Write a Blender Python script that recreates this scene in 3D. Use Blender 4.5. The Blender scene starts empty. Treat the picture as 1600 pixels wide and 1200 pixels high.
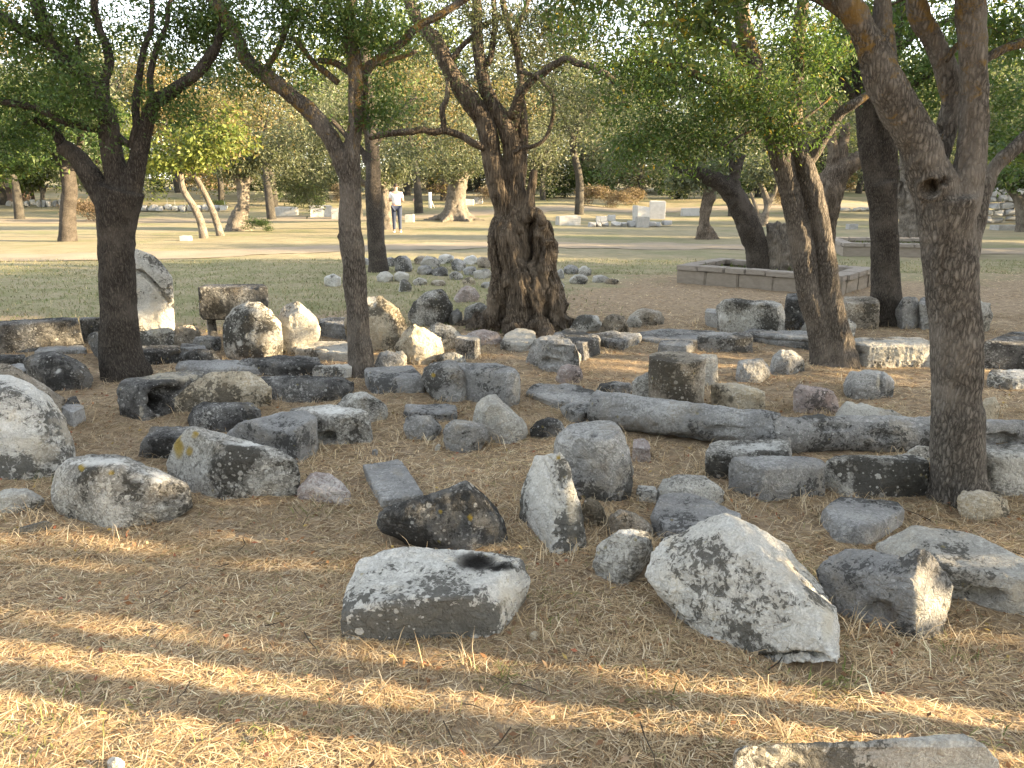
import bpy, bmesh, math, random
import numpy as np
from mathutils import Vector

random.seed(11)
RNG = np.random.default_rng(11)
SC = bpy.context.scene
COL = SC.collection

# ------------------------------------------------------------------ camera
CAM_H = 1.6
FPX = 1150.0                      # focal length in pixels of a 1600 px wide frame
PITCH = math.radians(14.8)
CP, SP = math.cos(PITCH), math.sin(PITCH)
cam = bpy.data.cameras.new('camera')
cam.sensor_width = 36.0
cam.lens = FPX / 1600.0 * 36.0
cam.clip_start = 0.05
cam.clip_end = 3000.0
camo = bpy.data.objects.new('camera', cam)
camo.location = (0, 0, CAM_H)
camo.rotation_euler = (math.pi / 2 - PITCH, 0, 0)
COL.objects.link(camo)
SC.camera = camo

# ------------------------------------------------------------------ sky, sun, exposure
SUN_EL = math.radians(14.0)
SUN_AZ = math.radians(-9.5)       # seen from above: to the right, a little behind the camera
SUN_DIR = Vector((math.cos(SUN_EL) * math.cos(SUN_AZ), math.cos(SUN_EL) * math.sin(SUN_AZ), math.sin(SUN_EL)))
world = bpy.data.worlds.new('World')
SC.world = world
world.use_nodes = True
wn = world.node_tree
for n in list(wn.nodes):
    wn.nodes.remove(n)
wo = wn.nodes.new('ShaderNodeOutputWorld')
wb = wn.nodes.new('ShaderNodeBackground')
ws = wn.nodes.new('ShaderNodeTexSky')
ws.sky_type = 'NISHITA'
ws.sun_disc = False
ws.sun_elevation = SUN_EL
ws.sun_rotation = math.atan2(SUN_DIR.x, SUN_DIR.y)
ws.air_density = 1.0
ws.dust_density = 0.4
ws.ozone_density = 1.0
wb.inputs['Strength'].default_value = 0.11
wh = wn.nodes.new('ShaderNodeHueSaturation')       # the pale, hazy evening sky of the photograph
wh.inputs['Saturation'].default_value = 0.32
wn.links.new(ws.outputs[0], wh.inputs['Color'])
wn.links.new(wh.outputs[0], wb.inputs['Color'])
wn.links.new(wb.outputs[0], wo.inputs['Surface'])
sun = bpy.data.lights.new('sun', 'SUN')
sun.energy = 4.8
sun.angle = math.radians(0.5)
sun.color = (1.0, 0.77, 0.46)
suno = bpy.data.objects.new('sun', sun)
suno.rotation_euler = SUN_DIR.to_track_quat('Z', 'Y').to_euler()
suno.location = (30, -5, 12)
COL.objects.link(suno)
SC.view_settings.view_transform = 'Standard'
SC.view_settings.look = 'None'
SC.view_settings.gamma = 1.0
SC.view_settings.use_curve_mapping = False
SC.view_settings.exposure = 2.85
SC.cycles.max_bounces = 6
SC.cycles.diffuse_bounces = 3
SC.cycles.transparent_max_bounces = 8

# ------------------------------------------------------------------ photograph pixels -> world
def ray(px, py):
    xr = (px - 800.0) / FPX
    yr = (600.0 - py) / FPX
    return np.array([xr, CP + yr * SP, -SP + yr * CP])
def at_h(px, py, h=0.0):          # where the sight line meets the level z = h
    d = ray(px, py)
    t = (h - CAM_H) / d[2]
    return np.array([0, 0, CAM_H]) + d * t
def at_y(px, py, Y):              # where the sight line meets the plane y = Y
    d = ray(px, py)
    return np.array([0, 0, CAM_H]) + d * (Y / d[1])
def proj(P):
    q = P - np.array([0, 0, CAM_H])
    zc = q[:, 1] * CP - q[:, 2] * SP
    up = q[:, 1] * SP + q[:, 2] * CP
    return np.stack([800 + FPX * q[:, 0] / zc, 600 - FPX * up / zc], 1)
def zcam(p):
    return p[1] * CP - (p[2] - CAM_H) * SP

# ------------------------------------------------------------------ numpy noise
_T = np.random.default_rng(5).random(4096)
def _h(i, j, k):
    n = (i * 73856093) ^ (j * 19349663) ^ (k * 83492791)
    n = (n ^ (n >> 13)) * 1274126177
    return _T[(n ^ (n >> 16)) & 4095]
def vnoise(P):
    I = np.floor(P).astype(np.int64)
    F = P - I
    F = F * F * F * (F * (F * 6 - 15) + 10)
    out = 0
    for a in (0, 1):
        wx = F[:, 0] if a else 1 - F[:, 0]
        for b in (0, 1):
            wy = F[:, 1] if b else 1 - F[:, 1]
            for c in (0, 1):
                wz = F[:, 2] if c else 1 - F[:, 2]
                out = out + wx * wy * wz * _h(I[:, 0] + a, I[:, 1] + b, I[:, 2] + c)
    return out * 2 - 1
def fbm(P, octv=4, gain=0.5):
    a, s, tot = 1.0, 0, 0
    for o in range(octv):
        s = s + a * vnoise(P * (2.03 ** o) + 17.3 * o)
        tot += a
        a *= gain
    return s / tot
def sstep(a, b, x):
    t = np.clip((x - a) / (b - a), 0, 1)
    return t * t * (3 - 2 * t)

# ------------------------------------------------------------------ object helpers
def tag(o, label=None, cat=None, group=None, kind=None):
    if label: o['label'] = label
    if cat: o['category'] = cat
    if group: o['group'] = group
    if kind: o['kind'] = kind
    return o
def link(o, parent=None):
    COL.objects.link(o)
    if parent is not None:
        o.parent = parent
    return o
def empty(name, loc=(0, 0, 0), rz=0.0):
    o = bpy.data.objects.new(name, None)
    o.location = loc
    o.rotation_euler = (0, 0, rz)
    o.empty_display_size = 0.1
    return link(o)
def mesh_np(name, V, F, mat=None, smooth=True, col=None):
    """V (n,3); F list of index arrays (each (m,k))"""
    me = bpy.data.meshes.new(name)
    V = np.asarray(V, np.float32)
    Fs = [np.asarray(f, np.int32) for f in F if len(f)]
    me.vertices.add(len(V))
    me.vertices.foreach_set('co', V.ravel())
    nl = sum(f.size for f in Fs)
    me.loops.add(nl)
    me.loops.foreach_set('vertex_index', np.concatenate([f.ravel() for f in Fs]))
    npoly = sum(len(f) for f in Fs)
    me.polygons.add(npoly)
    starts, s = [], 0
    for f in Fs:
        starts.append(s + np.arange(len(f)) * f.shape[1])
        s += f.size
    me.polygons.foreach_set('loop_start', np.concatenate(starts).astype(np.int32))
    me.update(calc_edges=True)
    if smooth:
        me.polygons.foreach_set('use_smooth', np.ones(npoly, bool))
    if col is not None:
        at = me.color_attributes.new('Col', 'FLOAT_COLOR', 'POINT')
        c = np.ones((len(V), 4), np.float32)
        c[:, :col.shape[1]] = col
        at.data.foreach_set('color', c.ravel())
    if mat: me.materials.append(mat)
    return me
def obj(name, me, parent=None, loc=None):
    o = bpy.data.objects.new(name, me)
    if loc is not None: o.location = loc
    return link(o, parent)

# ------------------------------------------------------------------ materials
class NT:
    def __init__(self, name):
        self.m = bpy.data.materials.new(name)
        self.m.use_nodes = True
        self.t = self.m.node_tree
        for n in list(self.t.nodes): self.t.nodes.remove(n)
        self.out = self.n('ShaderNodeOutputMaterial')
    def n(self, kind, **kw):
        nd = self.t.nodes.new(kind)
        for k, v in kw.items(): setattr(nd, k, v)
        return nd
    def l(self, a, b): self.t.links.new(a, b)
    def val(self, sock, v):
        if hasattr(v, 'is_output') or isinstance(v, bpy.types.NodeSocket): self.l(v, sock)
        else: sock.default_value = v
    def math(self, op, a, b=None, clamp=False):
        nd = self.n('ShaderNodeMath', operation=op, use_clamp=clamp)
        self.val(nd.inputs[0], a)
        if b is not None: self.val(nd.inputs[1], b)
        return nd.outputs[0]
    def mix(self, f, a, b):
        nd = self.n('ShaderNodeMix', data_type='RGBA')
        self.val(nd.inputs[0], f)
        for s, v in ((6, a), (7, b)):
            if isinstance(v, bpy.types.NodeSocket): self.l(v, nd.inputs[s])
            else: nd.inputs[s].default_value = (*v, 1) if len(v) == 3 else v
        return nd.outputs[2]
    def noise(self, vec, scale, detail=5, rough=0.55, dist=0.0):
        nd = self.n('ShaderNodeTexNoise')
        self.l(vec, nd.inputs['Vector'])
        nd.inputs['Scale'].default_value = scale
        nd.inputs['Detail'].default_value = detail
        nd.inputs['Roughness'].default_value = rough
        nd.inputs['Distortion'].default_value = dist
        return nd.outputs['Fac']
    def voro(self, vec, scale, feature='F1', out='Distance', rnd=1.0):
        nd = self.n('ShaderNodeTexVoronoi', feature=feature)
        self.l(vec, nd.inputs['Vector'])
        nd.inputs['Scale'].default_value = scale
        nd.inputs['Randomness'].default_value = rnd
        return nd.outputs[out]
    def ramp(self, f, a, b):
        nd = self.n('ShaderNodeMapRange', interpolation_type='SMOOTHSTEP')
        self.val(nd.inputs['Value'], f)
        self.val(nd.inputs['From Min'], a)
        self.val(nd.inputs['From Max'], b)
        return nd.outputs[0]
    def attr(self, name, out='Fac'):
        return self.n('ShaderNodeAttribute', attribute_name=name).outputs[out]
    def objvec(self, scale=(1, 1, 1), rand=True):
        tc = self.n('ShaderNodeTexCoord').outputs['Object']
        if rand:
            oi = self.n('ShaderNodeObjectInfo').outputs['Random']
            r = self.math('MULTIPLY', oi, 37.0)
            ad = self.n('ShaderNodeVectorMath', operation='ADD')
            self.l(tc, ad.inputs[0]); self.l(r, ad.inputs[1])
            tc = ad.outputs[0]
        if scale != (1, 1, 1):
            mu = self.n('ShaderNodeVectorMath', operation='MULTIPLY')
            self.l(tc, mu.inputs[0]); mu.inputs[1].default_value = scale
            tc = mu.outputs[0]
        return tc
    def finish(self, color, rough=0.9, bump=None, bstr=0.4, bdist=0.01, spec=0.25, trans=None):
        b = self.n('ShaderNodeBsdfPrincipled')
        if isinstance(color, bpy.types.NodeSocket): self.l(color, b.inputs['Base Color'])
        else: b.inputs['Base Color'].default_value = (*color, 1)
        self.val(b.inputs['Roughness'], rough)
        b.inputs['Specular IOR Level'].default_value = spec
        if bump is not None:
            bp = self.n('ShaderNodeBump')
            bp.inputs['Strength'].default_value = bstr
            bp.inputs['Distance'].default_value = bdist
            self.l(bump, bp.inputs['Height'])
            self.l(bp.outputs[0], b.inputs['Normal'])
        sh = b.outputs[0]
        if trans is not None:
            tr = self.n('ShaderNodeBsdfTranslucent')
            self.val(tr.inputs['Color'], trans[1])
            mx = self.n('ShaderNodeMixShader')
            mx.inputs[0].default_value = trans[0]
            self.l(sh, mx.inputs[1]); self.l(tr.outputs[0], mx.inputs[2])
            sh = mx.outputs[0]
        self.l(sh, self.out.inputs['Surface'])
        return self.m

def plain(name, c, rough=0.8):
    t = NT(name)
    v = t.objvec()
    n = t.noise(v, 30, 4)
    return t.finish(t.mix(n, tuple(x * 0.75 for x in c), tuple(min(1, x * 1.2) for x in c)), rough)

def rock_mat(name, base, base2, dark, white, dark_amt, white_amt, spot=0.5, grain=0.42):
    t = NT(name)
    v = t.objvec()
    big = t.noise(v, 3.0, 3, 0.5)
    med = t.noise(v, 10, 7, 0.62, 0.4)
    fine = t.noise(v, 110, 4, 0.75)
    crust = t.attr('crust')
    c = t.mix(t.ramp(med, 0.33, 0.67), base, base2)
    # bedding streaks and stains in the stone
    sv = t.objvec((2.5, 2.5, 16.0))
    st = t.noise(sv, 3.0, 6, 0.65, 0.8)
    c = t.mix(t.math('MULTIPLY', t.ramp(st, 0.48, 0.72), 0.4), c, tuple(x * 0.5 for x in base))
    ws_ = t.noise(v, 5.5, 6, 0.6, 0.3)
    c = t.mix(t.math('MULTIPLY', t.ramp(ws_, 0.52, 0.7), 0.45), c, (base[0] * 1.25 + .01, base[1] * 1.13 + .004, base[2] * 0.92))
    # pale lichen bloom in irregular specks
    wv = t.noise(v, 52, 7, 0.75, 0.6)
    wthr = t.math('SUBTRACT', 0.76 - 0.36 * white_amt, t.math('MULTIPLY', t.math('SUBTRACT', big, 0.5), 0.8))
    wthr = t.math('ADD', wthr, t.math('MULTIPLY', crust, 0.12))
    wm = t.ramp(t.math('SUBTRACT', wv, wthr), -0.05, 0.07)
    c = t.mix(t.math('MULTIPLY', wm, 0.75), c, white)
    # dark lichen flecks, thick in some zones and absent in others
    dv = t.noise(v, 36, 8, 0.72, 0.7)
    dthr = t.math('ADD', 0.70 - 0.36 * dark_amt, t.math('MULTIPLY', t.math('SUBTRACT', big, 0.46), 1.35))
    dthr = t.math('SUBTRACT', dthr, t.math('MULTIPLY', crust, 0.2))
    dm = t.ramp(t.math('SUBTRACT', dv, dthr), -0.03, 0.045)
    c = t.mix(t.math('MULTIPLY', dm, 0.8), c, dark)
    # round white lichen spots on the crust
    sel_all = None
    for sc_, prob in ((21, 0.6), (44, 0.8)):
        vd = t.voro(v, sc_)
        vr = t.voro(v, sc_, out='Color')
        sel = t.n('ShaderNodeSeparateColor'); t.l(vr, sel.inputs[0])
        ps = t.math('MULTIPLY', t.math('LESS_THAN', t.math('ADD', vd, t.math('MULTIPLY', wv, 0.45)), t.math('ADD', 0.08, t.math('MULTIPLY', sel.outputs[1], 0.5))),
                    t.math('LESS_THAN', sel.outputs[0], spot * prob))
        c = t.mix(t.math('MULTIPLY', ps, t.math('ADD', 0.35, t.math('MULTIPLY', sel.outputs[2], 0.4))), c, white)
    # few mustard lichen dots
    vd2 = t.voro(v, 9)
    ym = t.math('LESS_THAN', t.math('ADD', vd2, t.math('MULTIPLY', wv, 0.4)), 0.27)
    c = t.mix(t.math('MULTIPLY', ym, 0.4), c, (0.33, 0.27, 0.08))
    # grain
    g = t.ramp(fine, 0.25, 0.75)
    mul = t.n('ShaderNodeMix', data_type='RGBA', blend_type='MULTIPLY')
    mul.inputs[0].default_value = grain
    t.l(c, mul.inputs[6])
    t.l(t.mix(g, (0.40, 0.40, 0.40), (1.35, 1.35, 1.35)), mul.inputs[7])
    c = mul.outputs[2]
    # hand placed lichen and stains, plus sunlight and dark hollows put into the colour
    pa = t.n('ShaderNodeAttribute', attribute_name='Paint')
    edge = t.math('ADD', t.math('MULTIPLY', t.math('SUBTRACT', wv, 0.5), 1.3), t.math('MULTIPLY', t.math('SUBTRACT', med, 0.5), 2.2))
    pm = t.ramp(t.math('ADD', pa.outputs['Alpha'], edge), 0.25, 0.7)
    pm = t.math('MULTIPLY', pm, t.math('MINIMUM', pa.outputs['Alpha'], 1.0))
    c = t.mix(pm, c, pa.outputs['Color'])
    h = t.math('ADD', t.math('MULTIPLY', fine, 0.25), t.math('ADD', t.math('MULTIPLY', dm, 0.2), t.math('MULTIPLY', wv, 1.0)))
    rg_ = t.math('ABSOLUTE', t.math('SUBTRACT', t.noise(v, 17, 5, 0.6, 0.5), 0.5))
    h = t.math('ADD', h, t.math('ADD', t.math('MULTIPLY', med, 1.8), t.math('MULTIPLY', t.math('MINIMUM', rg_, 0.08), 9.0)))
    return t.finish(c, 0.92, h, 0.75, 0.020, 0.2)

ROCK = {
 'white': rock_mat('white_marble', (0.60, 0.58, 0.53), (0.48, 0.465, 0.425), (0.046, 0.043, 0.035), (0.70, 0.68, 0.63), 0.56, 0.66, 0.75),
 'pale':  rock_mat('pale_stone', (0.458, 0.433, 0.383), (0.378, 0.362, 0.326), (0.062, 0.058, 0.048), (0.570, 0.551, 0.491), 0.36, 0.55, 0.5),
 'grey':  rock_mat('grey_stone', (0.350, 0.341, 0.322), (0.238, 0.233, 0.222), (0.049, 0.047, 0.042), (0.520, 0.506, 0.477), 0.42, 0.52, 0.6),
 'slate': rock_mat('smooth_grey_stone', (0.329, 0.323, 0.310), (0.252, 0.248, 0.241), (0.058, 0.057, 0.054), (0.471, 0.464, 0.445), 0.36, 0.5, 0.4),
 'dark':  rock_mat('dark_stone', (0.185, 0.179, 0.168), (0.062, 0.059, 0.056), (0.031, 0.030, 0.028), (0.495, 0.482, 0.447), 0.46, 0.40, 0.7),
 'mott':  rock_mat('mottled_lichen_stone', (0.294, 0.280, 0.250), (0.210, 0.200, 0.178), (0.038, 0.035, 0.029), (0.619, 0.598, 0.542), 0.46, 0.66, 1.0),
 'brown': rock_mat('brown_stone', (0.329, 0.283, 0.220), (0.231, 0.200, 0.160), (0.046, 0.041, 0.032), (0.570, 0.525, 0.447), 0.42, 0.5, 0.6),
 'tan':   rock_mat('tan_stone', (0.495, 0.427, 0.318), (0.420, 0.366, 0.273), (0.062, 0.053, 0.040), (0.669, 0.610, 0.506), 0.36, 0.5, 0.5),
 'pink':  rock_mat('pinkish_stone', (0.420, 0.345, 0.313), (0.308, 0.262, 0.240), (0.068, 0.061, 0.056), (0.594, 0.549, 0.506), 0.3, 0.5, 0.5),
}

def bark_mat(name, lo, hi, speck, lichen=0.3, zs=0.25, sc=62):
    t = NT(name)
    v = t.objvec((1, 1, zs))
    v1 = t.objvec()
    wn_ = t.n('ShaderNodeTexNoise'); t.l(v1, wn_.inputs['Vector']); wn_.inputs['Scale'].default_value = 14; wn_.inputs['Detail'].default_value = 3
    sb = t.n('ShaderNodeVectorMath', operation='MULTIPLY_ADD')
    t.l(wn_.outputs['Color'], sb.inputs[0]); sb.inputs[1].default_value = (0.035, 0.035, 0.02); t.l(v, sb.inputs[2])
    vw = sb.outputs[0]
    vo = t.voro(vw, sc, 'DISTANCE_TO_EDGE')
    n = t.noise(vw, sc * 1.5, 7, 0.72, 0.3)
    f = t.ramp(t.math('ADD', t.math('MULTIPLY', vo, 0.7), t.math('MULTIPLY', n, 0.62)), 0.22, 0.62)
    c = t.mix(f, lo, hi)
    big = t.noise(v1, 3.5, 6, 0.6)
    c = t.mix(t.math('MULTIPLY', t.ramp(big, 0.42, 0.7), 0.55), c, tuple(x * 1.45 for x in hi))
    c = t.mix(t.math('MULTIPLY', t.ramp(t.noise(v1, 5.5, 5, 0.6), 0.55, 0.7), 0.35), c, tuple(x * 0.5 for x in hi))
    sp = t.noise(t.objvec((1, 1, .55)), 110, 3, 0.6)
    c = t.mix(t.math('MULTIPLY', t.ramp(sp, 0.6, 0.7), 0.4), c, speck)
    ge = t.n('ShaderNodeNewGeometry').outputs['Position']
    sep = t.n('ShaderNodeSeparateXYZ'); t.l(ge, sep.inputs[0])
    up = t.ramp(sep.outputs[2], 1.5, 2.5)
    li = t.noise(v1, 10, 8, 0.75, 0.5)
    lm = t.ramp(t.math('ADD', li, t.math('MULTIPLY', up, 0.15 * (lichen > 0.5))), 0.74 - 0.12 * lichen, 0.86 - 0.12 * lichen)
    c = t.mix(t.math('MULTIPLY', lm, 0.75), c, (0.26, 0.16, 0.04))
    h = t.math('ADD', t.math('MULTIPLY', f, 1.0), t.math('MULTIPLY', n, 0.9))
    return t.finish(c, 0.95, h, 0.85, 0.012, 0.12)
BARK = bark_mat('grey_brown_bark', (0.042, 0.036, 0.031), (0.185, 0.16, 0.134), (0.38, 0.33, 0.28), 0.9)
BARK_N = bark_mat('near_bark', (0.045, 0.04, 0.035), (0.225, 0.20, 0.172), (0.42, 0.37, 0.31), 0.9)
BARK_D = bark_mat('dark_bark', (0.026, 0.022, 0.019), (0.098, 0.084, 0.07), (0.27, 0.235, 0.2), 0.4)
BARK_O = bark_mat('olive_bark', (0.035, 0.027, 0.021), (0.185, 0.15, 0.115), (0.27, 0.22, 0.17), 0.2, 0.09, 40)
BARK_P = bark_mat('pale_bark', (0.07, 0.06, 0.05), (0.20, 0.174, 0.142), (0.36, 0.32, 0.27), 0.0, 0.12, 34)
BARK_F = bark_mat('distant_bark', (0.035, 0.032, 0.028), (0.085, 0.077, 0.064), (0.12, 0.11, 0.095), 0.0)
TWIG = bark_mat('twig_bark', (0.05, 0.04, 0.03), (0.15, 0.12, 0.09), (0.28, 0.24, 0.2), 0.2, 0.6, 60)

def leaf_mat(name, tr=0.34, boost=1.5):
    t = NT(name)
    c = t.attr('Col', 'Color')
    mu = t.n('ShaderNodeMix', data_type='RGBA', blend_type='MULTIPLY')
    mu.inputs[0].default_value = 1.0
    t.l(c, mu.inputs[6]); mu.inputs[7].default_value = (boost * 1.0, boost * 1.05, boost * 0.6, 1)
    return t.finish(c, 0.55, spec=0.35, trans=(tr, mu.outputs[2]))
LEAF = leaf_mat('leaf')
STRAW_T = NT('dry_straw')
STRAW = STRAW_T.finish(STRAW_T.attr('Col', 'Color'), 0.75, spec=0.2, trans=(0.25, STRAW_T.attr('Col', 'Color')))

# ------------------------------------------------------------------ terrain
def gz(x, y, fine=True):
    x = np.asarray(x, float); y = np.asarray(y, float)
    d = np.hypot(x, y)
    z = 1.5 * sstep(38, 95, y) + 3.0 * sstep(80, 260, d)
    P = np.stack([x * 0.09, y * 0.09, 0 * x], -1).reshape(-1, 3)
    z = z + (0.35 * fbm(P, 2).reshape(x.shape)) * sstep(24, 60, d)
    if fine:
        Q = np.stack([x * 1.1, y * 1.1, 0 * x], -1).reshape(-1, 3)
        R = np.stack([x * 6.5, y * 6.5, 0 * x + 4], -1).reshape(-1, 3)
        z = z + (0.020 * vnoise(Q).reshape(x.shape) + 0.014 * fbm(R, 2).reshape(x.shape)) * (1 - 0.5 * sstep(14, 30, d)) - 0.006
    return z
def gpt(px, py):
    """ground point under a pixel (flat near, rising far)"""
    Y = None
    h = 0.0
    for _ in range(14):
        d = ray(px, py)
        if d[2] >= -1e-4: d[2] = -1e-4
        t = min((h - CAM_H) / d[2], 220)
        p = np.array([0, 0, CAM_H]) + d * t
        h = 0.5 * h + 0.5 * float(gz(p[0], p[1], False))
    p[2] = float(gz(p[0], p[1], False))
    return p

def build_ground():
    a = np.concatenate([np.arange(0, 3.2, 0.042), np.geomspace(3.2, 9, 60)[1:], np.geomspace(9, 40, 60)[1:], np.geomspace(40, 900, 40)[1:]])
    xs = np.concatenate([-a[::-1][:-1], a])
    b = np.concatenate([np.geomspace(900, 0.5, 24) * -1, np.arange(0, 5, 0.045), np.geomspace(5, 12, 70)[1:], np.geomspace(12, 60, 80)[1:], np.geomspace(60, 1200, 40)[1:]])
    ys = b
    X, Y = np.meshgrid(xs, ys)
    Z = gz(X, Y)
    V = np.stack([X, Y, Z], -1).reshape(-1, 3)
    nx, ny = len(xs), len(ys)
    i = np.arange(ny - 1)[:, None] * nx + np.arange(nx - 1)[None]
    F = np.stack([i, i + 1, i + 1 + nx, i + nx], -1).reshape(-1, 4)
    t = NT('dry_ground')
    pos = t.n('ShaderNodeNewGeometry').outputs['Position']
    sep = t.n('ShaderNodeSeparateXYZ'); t.l(pos, sep.inputs[0])
    big = t.noise(pos, 0.22, 5, 0.6)
    med = t.noise(pos, 1.3, 6, 0.62)
    fin = t.noise(pos, 14, 7, 0.7)
    vfin = t.noise(pos, 70, 4, 0.7)
    straw = t.mix(t.ramp(fin, 0.3, 0.7), (0.17, 0.122, 0.08), (0.38, 0.29, 0.19))
    straw = t.mix(t.math('MULTIPLY', t.ramp(vfin, 0.45, 0.75), 0.6), straw, (0.44, 0.35, 0.24))
    lawn = t.mix(t.ramp(med, 0.35, 0.68), (0.29, 0.25, 0.155), (0.18, 0.182, 0.082))
    lawn = t.mix(t.math('MULTIPLY', t.ramp(fin, 0.4, 0.75), 0.5), lawn, (0.36, 0.31, 0.2))
    field = t.mix(t.ramp(med, 0.3, 0.7), (0.28, 0.24, 0.155), (0.21, 0.188, 0.115))
    field = t.mix(t.math('MULTIPLY', t.ramp(big, 0.48, 0.62), 0.6), field, (0.15, 0.165, 0.075))
    field = t.mix(t.math('MULTIPLY', t.ramp(fin, 0.45, 0.8), 0.4), field, (0.34, 0.28, 0.19))
    yy = t.math('ADD', sep.outputs[1], t.math('MULTIPLY', t.math('SUBTRACT', big, 0.5), 7.0))
    yy = t.math('ADD', yy, t.math('MULTIPLY', t.math('SUBTRACT', med, 0.5), 2.5))
    # on the left the straw under the trees ends sooner than on the right
    yl = t.math('SUBTRACT', yy, t.math('MULTIPLY', t.ramp(sep.outputs[0], -1.0, 2.5), 4.5))
    c = t.mix(t.ramp(yl, 8.6, 10.0), straw, lawn)
    c = t.mix(t.ramp(yy, 15.5, 18.5), c, field)
    return t, c, fin, vfin, V, F
_t, _c, _f, _vf, _V, _F = build_ground()
_h2 = _t.math('ADD', _f, _t.math('MULTIPLY', _vf, 0.4))
GROUND_MAT = _t.finish(_c, 0.95, _h2, 0.8, 0.03, 0.1)
ground = obj('ground', mesh_np('ground', _V, [_F], GROUND_MAT))
ground['kind'] = 'structure'

# beaten earth path that crosses behind the stones
def strip(name, pts, halfw, mat, lift=0.012, ragged=0.35):
    pts = np.array(pts, float)
    seg = np.r_[0, np.cumsum(np.hypot(*np.diff(pts[:, :2], axis=0).T))]
    s = np.arange(0, seg[-1], 0.25)
    cx = np.interp(s, seg, pts[:, 0]); cy = np.interp(s, seg, pts[:, 1])
    tx = np.gradient(cx); ty = np.gradient(cy); L = np.hypot(tx, ty); nx, ny = -ty / L, tx / L
    K = 9
    V = []
    for k in range(K):
        u = k / (K - 1) * 2 - 1
        e = 1 + ragged * fbm(np.stack([s * 0.5, 0 * s + u * 3, 0 * s], 1), 4) * abs(u)
        w = halfw * u * e
        x = cx + nx * w; y = cy + ny * w
        V.append(np.stack([x, y, gz(x, y) + lift], 1))
    V = np.stack(V, 1)
    n = len(s)
    i = np.arange(n - 1)[:, None] * K + np.arange(K - 1)[None]
    F = np.stack([i, i + K, i + K + 1, i + 1], -1).reshape(-1, 4)
    o = obj(name, mesh_np(name, V.reshape(-1, 3), [F], mat))
    o['kind'] = 'structure'
    return o
t = NT('beaten_earth')
pos = t.n('ShaderNodeNewGeometry').outputs['Position']
n1 = t.noise(pos, 1.1, 6, 0.6); n2 = t.noise(pos, 22, 5, 0.7)
EARTH = t.finish(t.mix(t.math('MULTIPLY', t.ramp(n2, 0.4, 0.7), 0.4), t.mix(t.ramp(n1, 0.35, 0.65), (0.285, 0.235, 0.175), (0.24, 0.20, 0.145)), (0.33, 0.28, 0.21)), 0.95, n2, 0.5, 0.02, 0.1)
strip('dirt_path', [gpt(-260, 402)[:2], gpt(60, 402)[:2], gpt(300, 398)[:2], gpt(520, 388)[:2], gpt(800, 382)[:2], gpt(1080, 385)[:2], gpt(1500, 392)[:2], gpt(1900, 396)[:2]], 1.15, EARTH)
strip('gravel_path', [gpt(-260, 345)[:2], gpt(300, 345)[:2], gpt(700, 336)[:2], gpt(900, 326)[:2], gpt(1250, 322)[:2], gpt(1700, 318)[:2]], 2.6, EARTH)
# ------------------------------------------------------------------ stones
STONES = []      # (object, info) waiting for the remesh pass
FOOT = []        # ground footprints, so that grass keeps out of the stones
CATS = {'boulder': 'boulder', 'stone_block': 'stone block', 'flat_stone': 'flat stone', 'column_drum': 'column drum',
        'fallen_column': 'column', 'carved_fragment': 'carved stone', 'rubble_stone': 'rubble stone', 'stone_shard': 'stone shard',
        'column_stump': 'column stump', 'stone_basin': 'stone basin', 'stone_post': 'stone post'}
def hull_into(bm, pts):
    vs = [bm.verts.new(p) for p in pts]
    r = bmesh.ops.convex_hull(bm, input=vs)
    bad = [v for v in set(r['geom_interior'] + r['geom_unused']) if isinstance(v, bmesh.types.BMVert)]
    bmesh.ops.delete(bm, geom=bad, context='VERTS')
def block_pts(g=(), f=(), t=(), h=None, drop=True):
    P = []
    gp = [at_h(x, y, 0.0) for x, y in g]
    d0 = max(g, key=lambda q: q[1]) if g else None
    # depth of a front point: taken from the foot line under it
    gx = sorted([(q[0], p[1]) for q, p in zip(g, gp)])
    for p in gp: P.append((p[0], p[1], -0.05))
    zm = []
    for q in f:
        dd = q[2] if len(q) > 2 else 0.0
        Y = np.interp(q[0], [a for a, _ in gx], [b for _, b in gx]) + dd
        p = at_y(q[0], q[1], Y)
        zm.append(p[2]); P.append(tuple(p))
    H = h if h is not None else (max(zm) if zm else 0.1)
    for q in t:
        dz = q[2] if len(q) > 2 else 0.0
        p = at_h(q[0], q[1], H + dz)
        P.append(tuple(p))
        if drop: P.append((p[0], p[1], -0.05))
    return P
def boulder_pts(o, D=None, top=0.5):
    o = list(o)
    xs = [q[0] for q in o]; ys = [q[1] for q in o]
    y0, y1 = min(ys), max(ys)
    cx, cy = sum(xs) / len(xs), sum(ys) / len(ys)
    base = at_h(cx, y1, 0)
    d0 = base[1]
    w = (max(xs) - min(xs)) / FPX * zcam(base)
    hh = (y1 - y0) / FPX * zcam(base)
    if D is None: D = min(0.72 * w, 1.1 * hh + 0.35 * w)
    P = []
    for x, y in o:
        if y > y1 - 0.2 * (y1 - y0):
            p = at_h(x, y, 0.0); P.append((p[0], p[1], -0.05))
        else:
            k = (y1 - y) / (y1 - y0)
            P.append(tuple(at_y(x, y, d0 + D * (0.22 + (top - 0.22) * k))))
        if y < y1 - 0.35 * (y1 - y0):
            P.append(tuple(at_y(cx + (x - cx) * 0.62, cy + (y - cy) * 0.62, d0 + 0.14 * D)))
        p = at_y(cx + (x - cx) * 0.72, cy + (y - cy) * 0.72, d0 + D)
        P.append(tuple(p)); P.append((p[0], p[1], -0.05))
    return P
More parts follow.
